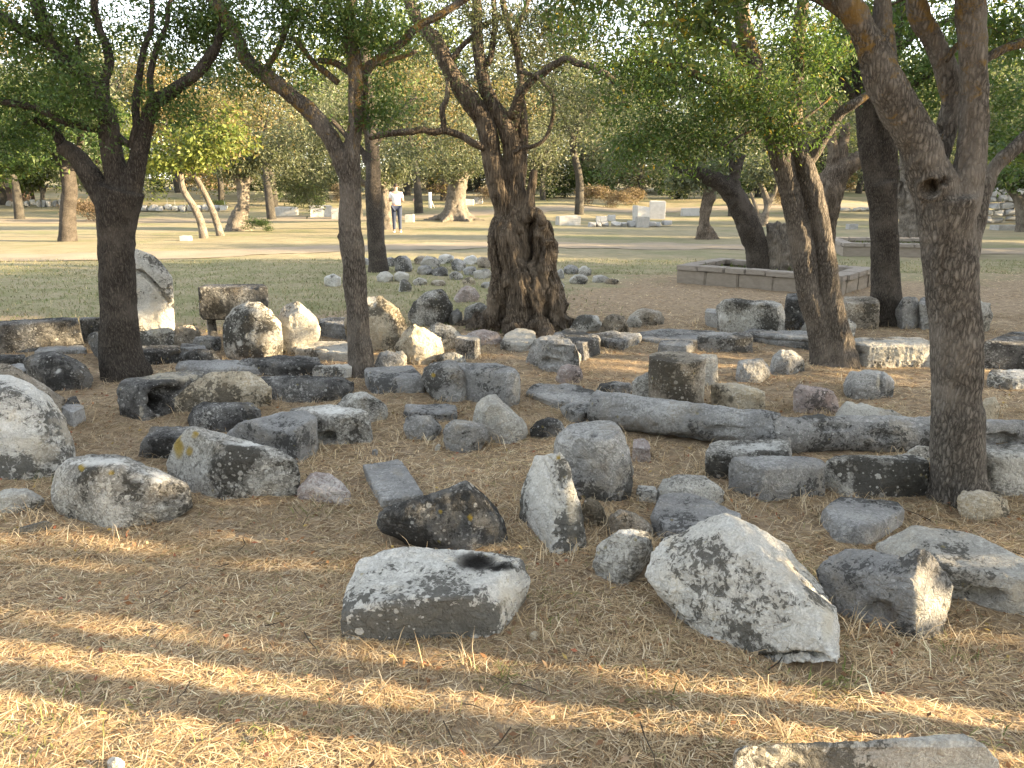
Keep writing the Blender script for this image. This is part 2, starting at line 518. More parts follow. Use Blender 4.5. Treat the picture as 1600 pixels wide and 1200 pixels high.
def cyl_pts(a, b, r, lift=0.0, n=18, jit=0.0):
    """lying cylinder between two ground points"""
    a = np.array(a, float); b = np.array(b, float)
    ax = (b - a) / np.linalg.norm(b - a)
    sd = np.array([ax[1], -ax[0], 0]); sd /= np.linalg.norm(sd)
    up = np.cross(sd, ax); up = up if up[2] > 0 else -up
    P = []
    for c in (a, b):
        for k in range(n):
            an = 2 * math.pi * k / n
            P.append(tuple(c + np.array([0, 0, r + lift]) + r * (math.cos(an) * sd + math.sin(an) * up)))
    return P
def drum_pts(cx, ytop, ybot, rpx, n=20, lean=0.0):
    """standing drum from its front foot"""
    p = at_h(cx, ybot, 0)
    r = rpx / FPX * zcam(p)
    c = np.array([p[0], p[1] + r, 0])
    top = at_y(cx, ytop, p[1])[2]
    P = []
    for z, s in ((-0.05, 1.0), (top, 0.97)):
        for k in range(n):
            an = 2 * math.pi * k / n
            P.append((c[0] + r * s * math.cos(an) + (lean if z > 0 else 0), c[1] + r * s * math.sin(an), z))
    return P
def dress(bm, size, tl):
    """a hewn block: flat faces, slightly worn arrises, then cut up finely enough to carry its chips"""
    bmesh.ops.dissolve_limit(bm, angle_limit=math.radians(9), verts=list(bm.verts), edges=list(bm.edges))
    bmesh.ops.bevel(bm, geom=[e for e in bm.edges if len(e.link_faces) == 2 and e.calc_face_angle(0) > .3], offset=min(.011, size * .016), segments=1, affect='EDGES', clamp_overlap=True)
    bmesh.ops.triangulate(bm, faces=list(bm.faces))
    for _ in range(9):
        le = [e for e in bm.edges if e.calc_length() > tl]
        if not le: break
        bmesh.ops.subdivide_edges(bm, edges=le, cuts=1)
        bmesh.ops.triangulate(bm, faces=[f for f in bm.faces if len(f.verts) > 3])
    bmesh.ops.recalc_face_normals(bm, faces=list(bm.faces))
def S(name, mat, label, hulls, group='ancient stones lying among the trees', sm=2, cut=None, nz=0.028, paint=(), crust=(), dent=(), crack=(), vox=None, ridge=None):
    if not isinstance(hulls[0], list): hulls = [hulls]
    allp = np.array([p for h in hulls for p in h])
    lo, hi = allp.min(0), allp.max(0)
    loc = Vector(((lo[0] + hi[0]) / 2, (lo[1] + hi[1]) / 2, 0))
    size = float(np.linalg.norm(hi - lo))
    dist = float(np.hypot(loc.x, loc.y))
    if vox is None: vox = max(0.0068, min(size / 60, 0.0036 * dist))
    hewn = sm <= 1 and len(hulls) == 1 and name in ('stone_block', 'flat_stone')
    bm = bmesh.new()
    for h in hulls: hull_into(bm, [Vector(p) - loc for p in h])
    if hewn: dress(bm, size, vox * 1.75)
    me = bpy.data.meshes.new(name)
    bm.to_mesh(me); bm.free()
    o = obj(name, me, None, loc)
    tag(o, label, CATS[name], group)
    m = o.modifiers.new('r', 'REMESH'); m.mode = 'VOXEL'; m.voxel_size = vox; m.adaptivity = 0
    s = o.modifiers.new('s', 'SMOOTH'); s.iterations = max(1, int(round(0.30 * sm * 0.013 / vox * size / 0.7))) if sm > 1 else 0; s.factor = 0.5
    if sm <= 1: o.modifiers.remove(s)
    if hewn: o.modifiers.clear()
    if cut is None: cut = (4, .93, .99) if name in ('stone_block', 'flat_stone', 'carved_fragment', 'column_stump', 'stone_basin') else (0, 1, 1) if name in ('fallen_column', 'column_drum', 'stone_post') else (10, .80, .95) if sm <= 2 else (6, .88, .97)
    STONES.append((o, dict(mat=ROCK[mat], cut=cut, crisp=sm <= 1.5, nz=nz, size=size, paint=paint, crust=crust, dent=dent, crack=crack, ridge=ridge, loc=np.array(loc))))
    for h in hulls:
        low = np.array([p[:2] for p in h if p[2] < 0.10 + 0.02 * dist])
        if len(low) >= 3: FOOT.append(low)
    return o
def in_poly(P, poly):
    x, y = P[:, 0], P[:, 1]
    r = np.zeros(len(P), bool)
    n = len(poly)
    for i in range(n):
        x1, y1 = poly[i]; x2, y2 = poly[(i + 1) % n]
        c = ((y1 > y) != (y2 > y)) & (x < (x2 - x1) * (y - y1) / ((y2 - y1) or 1e-9) + x1)
        r ^= c
    return r
def seg_dist(P, pl):
    d = np.full(len(P), 1e9)
    for (x1, y1), (x2, y2) in zip(pl[:-1], pl[1:]):
        a = np.array([x1, y1]); b = np.array([x2, y2]); ab = b - a
        t = np.clip(((P - a) @ ab) / max(ab @ ab, 1e-9), 0, 1)
        d = np.minimum(d, np.hypot(*(P - a - t[:, None] * ab).T))
    return d
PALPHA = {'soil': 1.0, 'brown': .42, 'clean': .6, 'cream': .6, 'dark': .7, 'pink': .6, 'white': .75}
PAINT = {'yellow': (0.36, 0.25, 0.04), 'soil': (0.009, 0.0075, 0.006), 'white': (0.75, 0.74, 0.70), 'brown': (0.17, 0.125, 0.075),  # soil here is the near black painted into hollows
         'pink': (0.34, 0.25, 0.21), 'clean': (0.56, 0.50, 0.40), 'dark': (0.035, 0.033, 0.028), 'cream': (0.60, 0.54, 0.42)}  # clean and cream also paint sunlight onto stone faces
def finish_stones():
    dg = bpy.context.evaluated_depsgraph_get()
    done = []
    for o, inf in STONES:
        me = bpy.data.meshes.new_from_object(o.evaluated_get(dg))
        done.append(me)
    for (o, inf), me in zip(STONES, done):
        o.modifiers.clear()
        old = o.data
        n = len(me.vertices)
        V = np.empty(n * 3, np.float32); me.vertices.foreach_get('co', V); V = V.reshape(-1, 3).astype(float)
        N = np.empty(n * 3, np.float32); me.vertices.foreach_get('normal', N); N = N.reshape(-1, 3).astype(float)
        off = np.array(inf['loc']) * 3.1
        s = inf['size']
        W = V + off
        k = inf['nz']
        # broken planes: the stone is split and chipped along flat faces
        rr_ = np.random.default_rng(int(abs(inf['loc'][0] * 977 + inf['loc'][1] * 3571)) % 99991)
        nf, c0, c1 = inf['cut']
        ctr = (V.min(0) + V.max(0)) / 2
        for _ in range(nf):
            az = rr_.random() * 6.283; el = rr_.uniform(-.15, .95)
            nn_ = np.array([math.cos(az) * math.cos(el), math.sin(az) * math.cos(el), math.sin(el)])
            q = (V - ctr) @ nn_
            over = np.maximum(q - q.max() * rr_.uniform(c0, c1), 0)
            V = V - over[:, None] * nn_ * .97
        # broad uneven faces, broken chips, pitted skin
        d = k * s * 0.7 * fbm(W * (3.2 / s), 3)
        ch = fbm(W * (9.0 / s) + 7, 3)
        d -= k * s * 0.75 * np.clip(ch - 0.12, 0, 1)
        rd = 1 - np.abs(fbm(W * (14.0 / s) + 3, 4)) * 2
        d += k * s * 0.30 * rd
        # flaked facets: cells of slightly different height
        cell = np.round(fbm(W * (5.0 / s) + 31, 2) * 5) / 5
        d += k * s * 0.42 * cell
        d += 0.0045 * fbm(W * 30, 4)
        px = proj(V + inf['loc'])
        view = V + inf['loc'] - np.array([0, 0, CAM_H])
        view /= np.linalg.norm(view, axis=1)[:, None]
        facing = sstep(0.15, -0.25, np.sum(view * N, 1))
        wob = fbm(W * 30, 3)
        for e in inf['dent']:
            x, y, rx, ry, dep = e
            q = ((px[:, 0] - x) / rx) ** 2 + ((px[:, 1] - y) / ry) ** 2
            d -= facing * dep * sstep(1.0, 0.35, np.sqrt(q) + 0.25 * wob)
        for e in inf['crack']:
            pl, r, dep = e
            sd = seg_dist(px + wob[:, None] * r * 1.5, pl)
            d -= facing * dep * sstep(r * 1.3, r * 0.3, sd)
        if inf['ridge']:
            pl, r, dep, nn = inf['ridge']
            sd = seg_dist(px + (7 * fbm(W * 14, 2))[:, None], pl)
            d += facing * dep * np.cos(sd / r * math.pi * 2) * sstep(r * nn, r * nn * 0.7, sd)
        V = V + N * d[:, None]
        me.vertices.foreach_set('co', V.astype(np.float32).ravel())
        me.polygons.foreach_set('use_smooth', np.ones(len(me.polygons), bool))
        cr = np.zeros(n, np.float32)
        for poly in inf['crust']:
            stg = 1.0
            if isinstance(poly, tuple): stg, poly = poly
            cr = np.maximum(cr, in_poly(px + wob[:, None] * 22 + 30 * fbm(W * 9, 2)[:, None], poly) * (facing > 0.2) * stg)
        a = me.attributes.new('crust', 'FLOAT', 'POINT'); a.data.foreach_set('value', cr.astype(np.float32))
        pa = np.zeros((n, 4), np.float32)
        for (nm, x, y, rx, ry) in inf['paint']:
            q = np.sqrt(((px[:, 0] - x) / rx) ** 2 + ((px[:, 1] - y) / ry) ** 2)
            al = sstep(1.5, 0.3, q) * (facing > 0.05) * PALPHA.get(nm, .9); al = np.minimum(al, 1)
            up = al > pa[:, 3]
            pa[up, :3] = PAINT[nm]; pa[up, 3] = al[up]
        ca = me.color_attributes.new('Paint', 'FLOAT_COLOR', 'POINT')
        ca.data.foreach_set('color', pa.ravel())
        me.materials.clear(); me.materials.append(inf['mat'])
        me.update()
        if inf['crisp']: me.set_sharp_from_angle(angle=math.radians(34))
        o.data = me
        me.name = o.name
        bpy.data.meshes.remove(old)

B, K = boulder_pts, block_pts
# --- foreground
S('stone_block', 'white', 'large white marble block with a dark hollow in its top, in the foreground centre',
  K(g=[(525, 995), (640, 997), (779, 993), (815, 945)], f=[(524, 966), (587, 944), (710, 937), (735, 931), (787, 947), (831, 902, .02)],
    t=[(556, 872), (600, 858), (667, 853), (803, 863), (818, 872)], h=0.165), sm=1, nz=0.018,
  dent=[(748, 880, 40, 13, .012), (650, 940, 30, 8, .008)], paint=[('soil', 745, 878, 40, 17), ('soil', 778, 886, 30, 9), ('clean', 800, 935, 30, 50)],  # hollow painted near black, right face painted pale
  crust=[(1.5, [(526, 990), (526, 972), (587, 948), (650, 938), (710, 936), (735, 930), (786, 945), (778, 994), (640, 998)])])
S('boulder', 'white', 'biggest tilted white marble boulder, black lichen patches, sharp lower right tip',
  K(g=[(1064, 956), (1136, 1008), (1165, 1018), (1290, 990)], f=[(1007, 899, .06), (1016, 868, .12), (1040, 842, .20), (1092, 834, .24), (1132, 806, .34), (1150, 820, .22), (1180, 864, .10), (1202, 912, .0), (1242, 942, -.10), (1289, 960, -.18), (1312, 1040, -.31), (1319, 1022, -.27),
    (1181, 823, .40), (1228, 856, .36), (1272, 904, .24), (1307, 951, -.02)], t=[], h=.36) + [tuple(at_y(1150, 850, 2.95)), tuple(at_y(1150, 850, 2.95) * [1, 1, 0]), tuple(at_y(1230, 900, 2.85)), tuple(at_y(1245, 920, 2.85) * [1, 1, 0])], sm=.6, cut=(0, 1, 1), nz=0.018,
  dent=[(1240, 1030, 70, 13, .05), (1215, 870, 18, 8, .01)], paint=[('clean', 1250, 890, 40, 36), ('cream', 1295, 970, 14, 40)],  # sunlight on the right face is painted pale
  crust=[(.5, [(1010, 880), (1050, 835), (1130, 850), (1200, 900), (1290, 965), (1290, 1000), (1180, 960), (1100, 920), (1050, 900)])])
S('boulder', 'slate', 'smooth grey stone with dipped top and pale upright rib, beside the biggest white boulder',
  [K(g=[(1302, 949), (1381, 964), (1412, 990), (1431, 996), (1473, 988)], f=[(1272, 892, .10), (1296, 867, .16), (1322, 856, .18), (1359, 858, .16), (1400, 868, .10), (1432, 930, 0), (1491, 916, .10), (1420, 900, .02)], t=[]) +
     [tuple(at_y(1330, 885, 2.75)), tuple(at_y(1440, 885, 2.75)), tuple(np.array(at_y(1330, 885, 2.75)) * [1, 1, 0]), tuple(np.array(at_y(1450, 900, 2.75)) * [1, 1, 0])],
   K(g=[(1412, 990), (1431, 996), (1473, 988)], f=[(1390, 880, .12), (1436, 854, .10), (1453, 859, .10), (1464, 881, .08), (1491, 916, .08), (1428, 920, .0), (1415, 930, .03)], t=[])], sm=1, cut=(0, 1, 1), nz=0.016,
  dent=[(1370, 955, 34, 22, .03), (1405, 900, 24, 22, .012)], paint=[('cream', 1433, 960, 9, 45), ('brown', 1395, 950, 28, 26)])
S('flat_stone', 'pale', 'broad flat pale slab with a broken stepped edge behind the dipped grey stone',
  [K(g=[(1395, 905), (1495, 934), (1580, 956), (1625, 960)], f=[(1364, 851, .28), (1400, 868, .12), (1470, 884), (1574, 917), (1600, 903), (1640, 905)], t=[(1425, 819), (1500, 828), (1556, 846), (1562, 872), (1620, 886)], h=.135)], sm=1, nz=0.014,
  dent=[(1530, 930, 50, 16, .05), (1585, 895, 20, 16, .01)], paint=[('clean', 1590, 930, 14, 30)])
S('flat_stone', 'pale', 'flat topped speckled slab cut off by the bottom edge of the picture',
  K(g=[(1135, 1235), (1600, 1235)], f=[(1144, 1172), (1164, 1163), (1569, 1194)], t=[(1264, 1158), (1407, 1149), (1504, 1143), (1545, 1162)]), sm=1, cut=(0, 1, 1), nz=0.014,
  paint=[('cream', 1220, 1178, 55, 18)])
S('boulder', 'dark', 'dark boulder with small yellow and white lichen dots behind the white block with the hollow',
  B([(580, 800), (600, 791), (660, 778), (700, 764), (730, 752), (757, 752), (775, 760), (788, 790), (800, 830), (790, 850), (755, 862), (700, 855), (650, 845), (595, 830), (585, 815)], D=.34, top=.35), sm=2, nz=0.02,
  paint=[('white', 644, 816, 5, 5), ('white', 743, 790, 7, 7), ('yellow', 735, 808, 6, 6), ('yellow', 688, 800, 5, 4), ('cream', 778, 790, 10, 26)])
S('boulder', 'mott', 'long rounded boulder with white bloom and dark crust, at the left in the front row',
  B([(74, 775), (80, 740), (105, 718), (140, 711), (180, 711), (215, 719), (250, 734), (280, 748), (302, 756), (308, 776), (303, 796), (270, 804), (230, 809), (175, 820), (130, 813), (95, 800)], D=.5), sm=4, nz=0.02,
  paint=[('yellow', 127, 731, 6, 7), ('yellow', 174, 739, 6, 5), ('white', 150, 722, 60, 9), ('white', 235, 745, 40, 12), ('brown', 250, 780, 45, 22)], dent=[(262, 753, 8, 3, .02), (222, 748, 25, 6, .012)])
S('boulder', 'white', 'huge pale rounded boulder cut off by the left edge of the picture',
  B([(-70, 640), (-40, 600), (0, 587), (16, 589), (45, 602), (80, 626), (100, 650), (114, 690), (120, 718), (105, 737), (40, 750), (-40, 750), (-80, 720)], D=.8), sm=3, nz=0.016,
  paint=[('clean', 100, 670, 24, 40), ('clean', 60, 700, 60, 25)], crack=[([(75, 645), (85, 680), (103, 711)], 2.5, .025)])
S('boulder', 'pale', 'low pale rounded stone at the left edge beside the long front boulder',
  B([(-14, 775), (10, 765), (40, 764), (65, 775), (73, 785), (60, 793), (20, 802), (-12, 798)]), sm=3)
S('stone_shard', 'white', 'thin white stone shard lying in the straw at far left',
  K(g=[(27, 832), (50, 829), (85, 815)], f=[(26, 823), (40, 821), (70, 817)], t=[(60, 815), (85, 812)]), sm=1)
S('stone_block', 'mott', 'wedge shaped stone with an orange lichen patch on its pointed left end',
  K(g=[(266, 748), (290, 760), (348, 771), (410, 760), (462, 742)], f=[(258, 713, .06), (276, 690, .08), (297, 670, .10), (345, 718, .0), (335, 690, .04), (400, 715, .0), (465, 721, .04)], t=[(297, 669), (332, 673, -.01), (400, 691, -.045), (440, 706, -.08), (466, 719, -.10)], h=.285), sm=1, nz=0.022,
  paint=[('yellow', 281, 697, 11, 22), ('yellow', 297, 705, 6, 9), ('yellow', 308, 680, 6, 5), ('white', 400, 693, 60, 6)], crust=[(.55, [(330, 770), (322, 700), (360, 690), (400, 705), (462, 722), (460, 745)])])
S('flat_stone', 'pink', 'small pinkish wedge with a moulded edge alone in the straw',
  K(g=[(462, 772), (510, 780), (540, 783), (549, 771)], f=[(463, 762, .02), (480, 752, .05), (500, 768, .0)], t=[(490, 736), (515, 738), (534, 752, -.02), (547, 768, -.04)], h=.085), sm=1, nz=0.015, crack=[([(494, 742), (540, 765)], 2, .008), ([(485, 752), (525, 775)], 2, .008)])
S('flat_stone', 'slate', 'flat smooth grey rectangular slab leaning toward the dark dotted boulder',
  K(g=[(571, 738), (598, 790), (662, 778)], f=[(567, 727, .0), (598, 783), (660, 772)], t=[(567, 726), (626, 717), (636, 736), (660, 772)], h=.05), sm=1, nz=0.012)
# --- stones in the middle, left
S('stone_block', 'slate', 'grey squared block with a raised far end, behind the orange lichen wedge',
  [K(g=[(352, 700), (464, 722), (493, 706)], f=[(352, 680, .02), (463, 680), (494, 660, .0)], t=[(375, 660), (440, 643), (480, 641), (494, 650)]),
   K(g=[(430, 715), (464, 722), (493, 706)], f=[(425, 668, .1), (462, 671), (494, 652)], t=[(440, 643), (480, 640)])], sm=1, nz=0.02)
S('stone_block', 'dark', 'dark squared block half hidden behind the orange lichen wedge',
  K(g=[(212, 711), (266, 717), (310, 716)], f=[(224, 684, .02), (266, 684), (310, 684)], t=[(236, 667), (310, 667)]), sm=1)
S('stone_block', 'mott', 'pale topped block with an undercut dark hole at its lower left corner',
  K(g=[(490, 688), (528, 692), (580, 682)], f=[(455, 660, .08), (525, 652, .0), (579, 655)], t=[(452, 637), (505, 633), (560, 637), (577, 647)]), sm=1, dent=[(506, 684, 20, 11, .10)], paint=[('white', 520, 642, 50, 8)])
S('boulder', 'mott', 'rounded speckled stone just behind the pale topped undercut block',
  B([(523, 632), (545, 614), (572, 612), (595, 624), (608, 640), (606, 652), (580, 660), (540, 655)]), sm=4)
S('column_drum', 'dark', 'dark barrel shaped stone with a few white lichen dots under the lit wedge',
  B([(293, 656), (300, 636), (316, 627), (395, 629), (407, 640), (408, 660), (390, 672), (345, 675), (300, 670)], D=.4), sm=3, paint=[('white', 328, 645, 4, 3), ('white', 341, 647, 3, 3), ('tan' if 0 else 'brown', 395, 640, 14, 14)])
S('stone_block', 'tan', 'long tapering brown tinted stone lit by the sun, lying across the hollow stone',
  K(g=[(265, 646), (300, 640), (420, 633)], f=[(254, 637, .03), (270, 619, .03), (310, 592, .05), (326, 583, .10), (392, 583, .10), (402, 600), (427, 606), (425, 625)], t=[(330, 581), (390, 582)]), sm=2, nz=0.02,
  paint=[('brown', 340, 600, 60, 14)], crust=[[(330, 600), (427, 605), (425, 632), (330, 632)]])
S('carved_fragment', 'dark', 'curved gutter like stone with a dark hollow end, sun on its top',
  K(g=[(186, 650), (225, 658), (250, 645), (335, 610)], f=[(182, 612, .03), (190, 598, .06), (232, 606, .0), (250, 600)], t=[(195, 592), (262, 582), (300, 579), (330, 580)]), sm=3, nz=0.018,
  dent=[(243, 626, 14, 24, .12), (262, 612, 22, 12, .10)], paint=[('soil', 243, 626, 13, 20), ('cream', 270, 588, 70, 9), ('cream', 222, 642, 5, 20)])  # darkness of the hollow painted near black, sun on the top painted cream
S('stone_block', 'dark', 'dark rounded block lying in front of the slim centre left tree',
  B([(402, 590), (450, 586), (535, 591), (553, 600), (553, 613), (530, 623), (480, 629), (425, 627), (405, 612)], D=.6), sm=2)
S('flat_stone', 'slate', 'bluish flat slab behind the hollow gutter stone',
  K(g=[(275, 583), (340, 590), (425, 588)], f=[(273, 574), (340, 576), (425, 575)], t=[(280, 566), (420, 564)]), sm=1)
S('flat_stone', 'dark', 'dark layered slab left of the white squared block beside the slim tree',
  K(g=[(370, 586), (440, 590), (507, 588)], f=[(365, 573), (440, 570), (507, 572)], t=[(375, 562), (440, 555), (495, 556)]), sm=1, nz=0.03)
S('stone_block', 'white', 'small white squared block touching the left side of the slim tree',
  K(g=[(488, 589), (549, 592)], f=[(488, 572), (549, 574)], t=[(495, 570), (550, 569)]), sm=1)
S('flat_stone', 'pale', 'flat pale topped slab between the round boulders and the slim tree',
  K(g=[(461, 555), (505, 560), (550, 565)], f=[(461, 546), (510, 549), (550, 552)], t=[(466, 534), (545, 534)]), sm=1)
S('flat_stone', 'slate', 'dark grey long slab behind the slim tree at the edge of the lawn',
  K(g=[(500, 523), (552, 530)], f=[(498, 503), (552, 508)], t=[(500, 496), (552, 496)]), sm=1)
S('boulder', 'mott', 'tall rounded boulder with a mottled dark and white crown, sunlit at its lower right',
  B([(345, 540), (347, 515), (352, 497), (362, 483), (385, 471), (405, 469), (425, 484), (440, 503), (443, 530), (441, 555), (415, 562), (380, 561), (355, 556)], D=.5), sm=3, nz=0.02,
  paint=[('clean', 415, 535, 22, 18), ('white', 376, 536, 8, 7)], crust=[[(350, 540), (350, 500), (380, 470), (430, 490), (440, 515), (400, 520), (385, 560)]])  # clean paints the sunlit lower right into the colour
S('boulder', 'pale', 'smooth pale rounded boulder leaning on the tall mottled boulder',
  B([(432, 490), (445, 475), (465, 471), (480, 479), (495, 492), (502, 512), (498, 525), (482, 531), (472, 547), (455, 552), (440, 550), (432, 530)], D=.45), sm=4, nz=0.02, paint=[('cream', 485, 505, 14, 22)])  # cream is a painted sun patch on the right flank
S('stone_basin', 'dark', 'squared grey stone with a brown stained top, raised on a short post',
  [[tuple(at_y(x, y, at_h(330, 526, 0)[1] + dd)) for x, y in ((310, 449), (417, 449), (419, 470), (415, 498), (318, 499), (312, 492), (312, 470)) for dd in (-.2, .22)] +
   [tuple(at_y(x, 444, at_h(330, 526, 0)[1] + .0)) for x in (325, 412)]], sm=1, nz=.010, cut=(1, .96, .99), paint=[('dark', 345, 482, 34, 20), ('brown', 380, 456, 34, 10)], dent=[(385, 450, 22, 4, .03)])
S('stone_post', 'slate', 'short slim grey post carrying the squared basin stone', drum_pts(330, 494, 527, 7), sm=1, nz=.01)
_w = at_h(240, 543, 0)[1]
S('column_stump', 'white', 'tall white broken column stump with a diagonal crack, behind the left tree',
  [[tuple(at_y(x, y, _w + dd)) for x, y in ((189, 430), (192, 398), (204, 391), (214, 390), (240, 400), (252, 412), (262, 426), (269, 434), (271, 470), (276, 545), (188, 545)) for dd in (0.08, .45)] + [tuple(at_y(x, y, _w)) for x, y in ((205, 545), (250, 545), (208, 408), (248, 428), (254, 470))]],
  sm=1, nz=.010, vox=.014, crack=[([(190, 424), (222, 425), (240, 443), (271, 478)], 3.2, .09)], paint=[('clean', 245, 480, 20, 40), ('cream', 250, 510, 16, 30)])  # sun on the right part of the stump is painted in
S('stone_block', 'dark', 'dark low plinth stone under the white broken column stump',
  K(g=[(200, 565), (240, 567), (282, 564)], f=[(200, 549), (240, 550), (282, 547)], t=[(205, 540), (280, 539)]), sm=1)
S('stone_block', 'dark', 'dark tilted block pressed against the left side of the left tree',
  K(g=[(148, 555), (175, 567)], f=[(135, 524, .1), (138, 536, .05), (175, 530)], t=[(145, 520), (172, 518)]), sm=1)
S('stone_block', 'dark', 'long dark granite beam at the far left edge of the stone field',
  K(g=[(-60, 556), (60, 549), (133, 541)], f=[(-60, 512), (60, 505), (122, 499)], t=[(-60, 503), (120, 496)]), sm=1, nz=.010)
S('stone_block', 'dark', 'dark bluish beam piece between the long granite beam and the left tree',
  K(g=[(134, 538), (185, 528)], f=[(124, 499), (185, 501)], t=[(124, 496), (185, 494)]), sm=1, nz=.012)
S('boulder', 'dark', 'dark rounded boulder with one white round lichen spot, beside the foot of the left tree',
  B([(35, 562), (55, 553), (85, 550), (115, 560), (135, 572), (147, 592), (140, 604), (90, 610), (62, 603), (42, 585)], D=.5), sm=3, paint=[('white', 92, 579, 6, 4), ('white', 88, 581, 5, 4)])
S('stone_block', 'slate', 'small bluish flat topped block at the left edge near the dark spotted boulder',
  K(g=[(10, 592), (38, 597), (55, 590)], f=[(8, 580), (36, 580), (52, 576)], t=[(12, 571), (30, 567), (50, 572)]), sm=2)
S('flat_stone', 'dark', 'low dark slab at the left edge behind the small bluish block',
  K(g=[(-20, 572), (40, 569)], f=[(-20, 560), (40, 560)], t=[(-20, 554), (38, 553)]), sm=1)
S('flat_stone', 'slate', 'thin flat slab in front of the long granite beam',
  K(g=[(52, 556), (135, 553)], f=[(54, 548), (134, 545)], t=[(62, 541), (132, 539)]), sm=1)
S('boulder', 'brown', 'long brownish stone sloping down behind the huge pale boulder',
  B([(-20, 575), (0, 568), (15, 571), (45, 588), (75, 606), (104, 624), (108, 636), (90, 642), (40, 640), (-10, 620)], D=.35), sm=3)
S('stone_block', 'slate', 'small block poking out right of the huge pale boulder',
  K(g=[(100, 660), (115, 668), (131, 658)], f=[(96, 636), (113, 645), (131, 636)], t=[(100, 632), (129, 631)]), sm=1)
S('boulder', 'dark', 'very small dark stone behind the small block near the huge pale boulder', B([(102, 630), (107, 621), (118, 619), (126, 630), (120, 637), (106, 637)]), sm=3)
S('boulder', 'brown', 'dark brown broken chunk between the white column stump and the basin post', B([(270, 525), (272, 511), (290, 507), (305, 509), (317, 518), (313, 532), (300, 542), (275, 543)]), nz=.05)
S('boulder', 'grey', 'small grey stone at the foot of the basin post', B([(299, 540), (305, 527), (325, 524), (344, 527), (348, 538), (342, 547), (310, 548)]), sm=2)
S('boulder', 'dark', 'low dark grey rounded stone left of the tall mottled boulder', B([(277, 563), (284, 551), (310, 545), (335, 548), (347, 560), (340, 568), (290, 570)]), sm=3)
S('flat_stone', 'slate', 'low grey stone wedge beside the dark plinth', K(g=[(280, 552), (325, 556)], f=[(281, 543), (325, 548)], t=[(284, 536), (320, 539)]), sm=1)
# --- centre left, behind the slim tree
S('boulder', 'tan', 'angular boulder behind the slim tree with a sunlit yellow face and white rim',
  B([(533, 500), (545, 482), (572, 463), (596, 463), (618, 480), (641, 500), (639, 512), (613, 546), (585, 546), (574, 541), (540, 530)], D=.42), sm=1, nz=.03,
  paint=[('white', 580, 470, 10, 12), ('cream', 605, 515, 22, 20), ('brown', 612, 490, 18, 10)])  # cream paints the sun that falls on the front face
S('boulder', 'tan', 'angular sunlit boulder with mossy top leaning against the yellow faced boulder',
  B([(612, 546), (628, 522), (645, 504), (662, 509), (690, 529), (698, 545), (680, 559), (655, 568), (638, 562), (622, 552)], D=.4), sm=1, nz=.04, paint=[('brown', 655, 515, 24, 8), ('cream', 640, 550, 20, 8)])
S('boulder', 'mott', 'mossy white stone behind the leaning sunlit boulders', B([(662, 530), (668, 512), (685, 505), (705, 508), (722, 520), (718, 540), (690, 545)]), sm=2)
S('stone_block', 'grey', 'small grey block with a lit top right of the mossy white stone', K(g=[(712, 555), (742, 561), (752, 552)], f=[(712, 528), (742, 533), (752, 528)], t=[(716, 523), (745, 524)]), sm=1)
S('boulder', 'mott', 'dark speckled round boulder at the lawn edge left of the big olive', B([(638, 495), (645, 473), (665, 457), (690, 452), (704, 468), (707, 500), (690, 510), (650, 509)]), sm=3, nz=.03)
S('boulder', 'slate', 'small smooth grey wedge right of the dark speckled round boulder', B([(699, 505), (703, 488), (715, 478), (723, 490), (722, 504), (710, 508)]))
S('boulder', 'mott', 'dark and white stone touching the left foot of the big olive', B([(722, 500), (728, 480), (745, 472), (762, 474), (765, 492), (750, 502), (730, 506)]))
S('boulder', 'pink', 'pinkish white stone behind the dark stones left of the big olive', B([(708, 466), (715, 452), (730, 446), (743, 450), (750, 462), (742, 470), (715, 471)]))
S('boulder', 'pink', 'low reddish stone half buried at the left root of the big olive', B([(718, 535), (730, 520), (755, 515), (785, 521), (793, 533), (770, 540), (735, 541)]))
S('boulder', 'grey', 'small rounded grey stone behind the dark flat topped block by the slim tree', B([(582, 572), (590, 553), (605, 547), (622, 552), (632, 566), (625, 577), (600, 580)]))
S('boulder', 'pale', 'small pale stone leaning on the grey one behind the flat topped block', B([(612, 562), (618, 549), (630, 547), (636, 556), (634, 568), (622, 571)]))
S('boulder', 'pale', 'small light grey low stone right of the small leaning pale stone', B([(680, 562), (690, 552), (710, 550), (728, 556), (730, 566), (700, 570)]))
S('stone_block', 'slate', 'dark grey flat topped block at the right foot of the slim tree',
  K(g=[(572, 604), (584, 617), (664, 612)], f=[(568, 580), (580, 593), (662, 591)], t=[(570, 574), (645, 570), (663, 590)]), sm=1, nz=.012)
S('boulder', 'grey', 'round grey boulder joined to the left side of the notched block',
  B([(658, 590), (662, 574), (675, 565), (700, 561), (722, 566), (738, 580), (738, 622), (715, 632), (690, 630), (668, 612)], D=.5), sm=4, paint=[('yellow', 677, 586, 5, 5), ('brown', 715, 590, 22, 24)])
S('stone_block', 'slate', 'squared grey block with a notch cut in its top edge, in the centre',
  K(g=[(735, 628), (790, 640), (813, 626)], f=[(735, 584), (794, 583), (812, 579)], t=[(705, 567), (775, 567), (811, 578)]), sm=1, nz=.012, dent=[(735, 572, 12, 6, .06)], paint=[('clean', 806, 610, 9, 26)])  # lit right side painted as a paler tone
S('flat_stone', 'slate', 'thin flat slab behind the two small round stones in the centre',
  K(g=[(632, 654), (690, 658), (713, 655)], f=[(632, 644), (690, 646), (714, 646)], t=[(634, 631), (712, 633)]), sm=1)
S('boulder', 'grey', 'small blue grey stone left of the pair in front of the thin slab', B([(628, 668), (632, 652), (650, 648), (678, 650), (692, 660), (688, 676), (670, 686), (640, 683)]), sm=2)
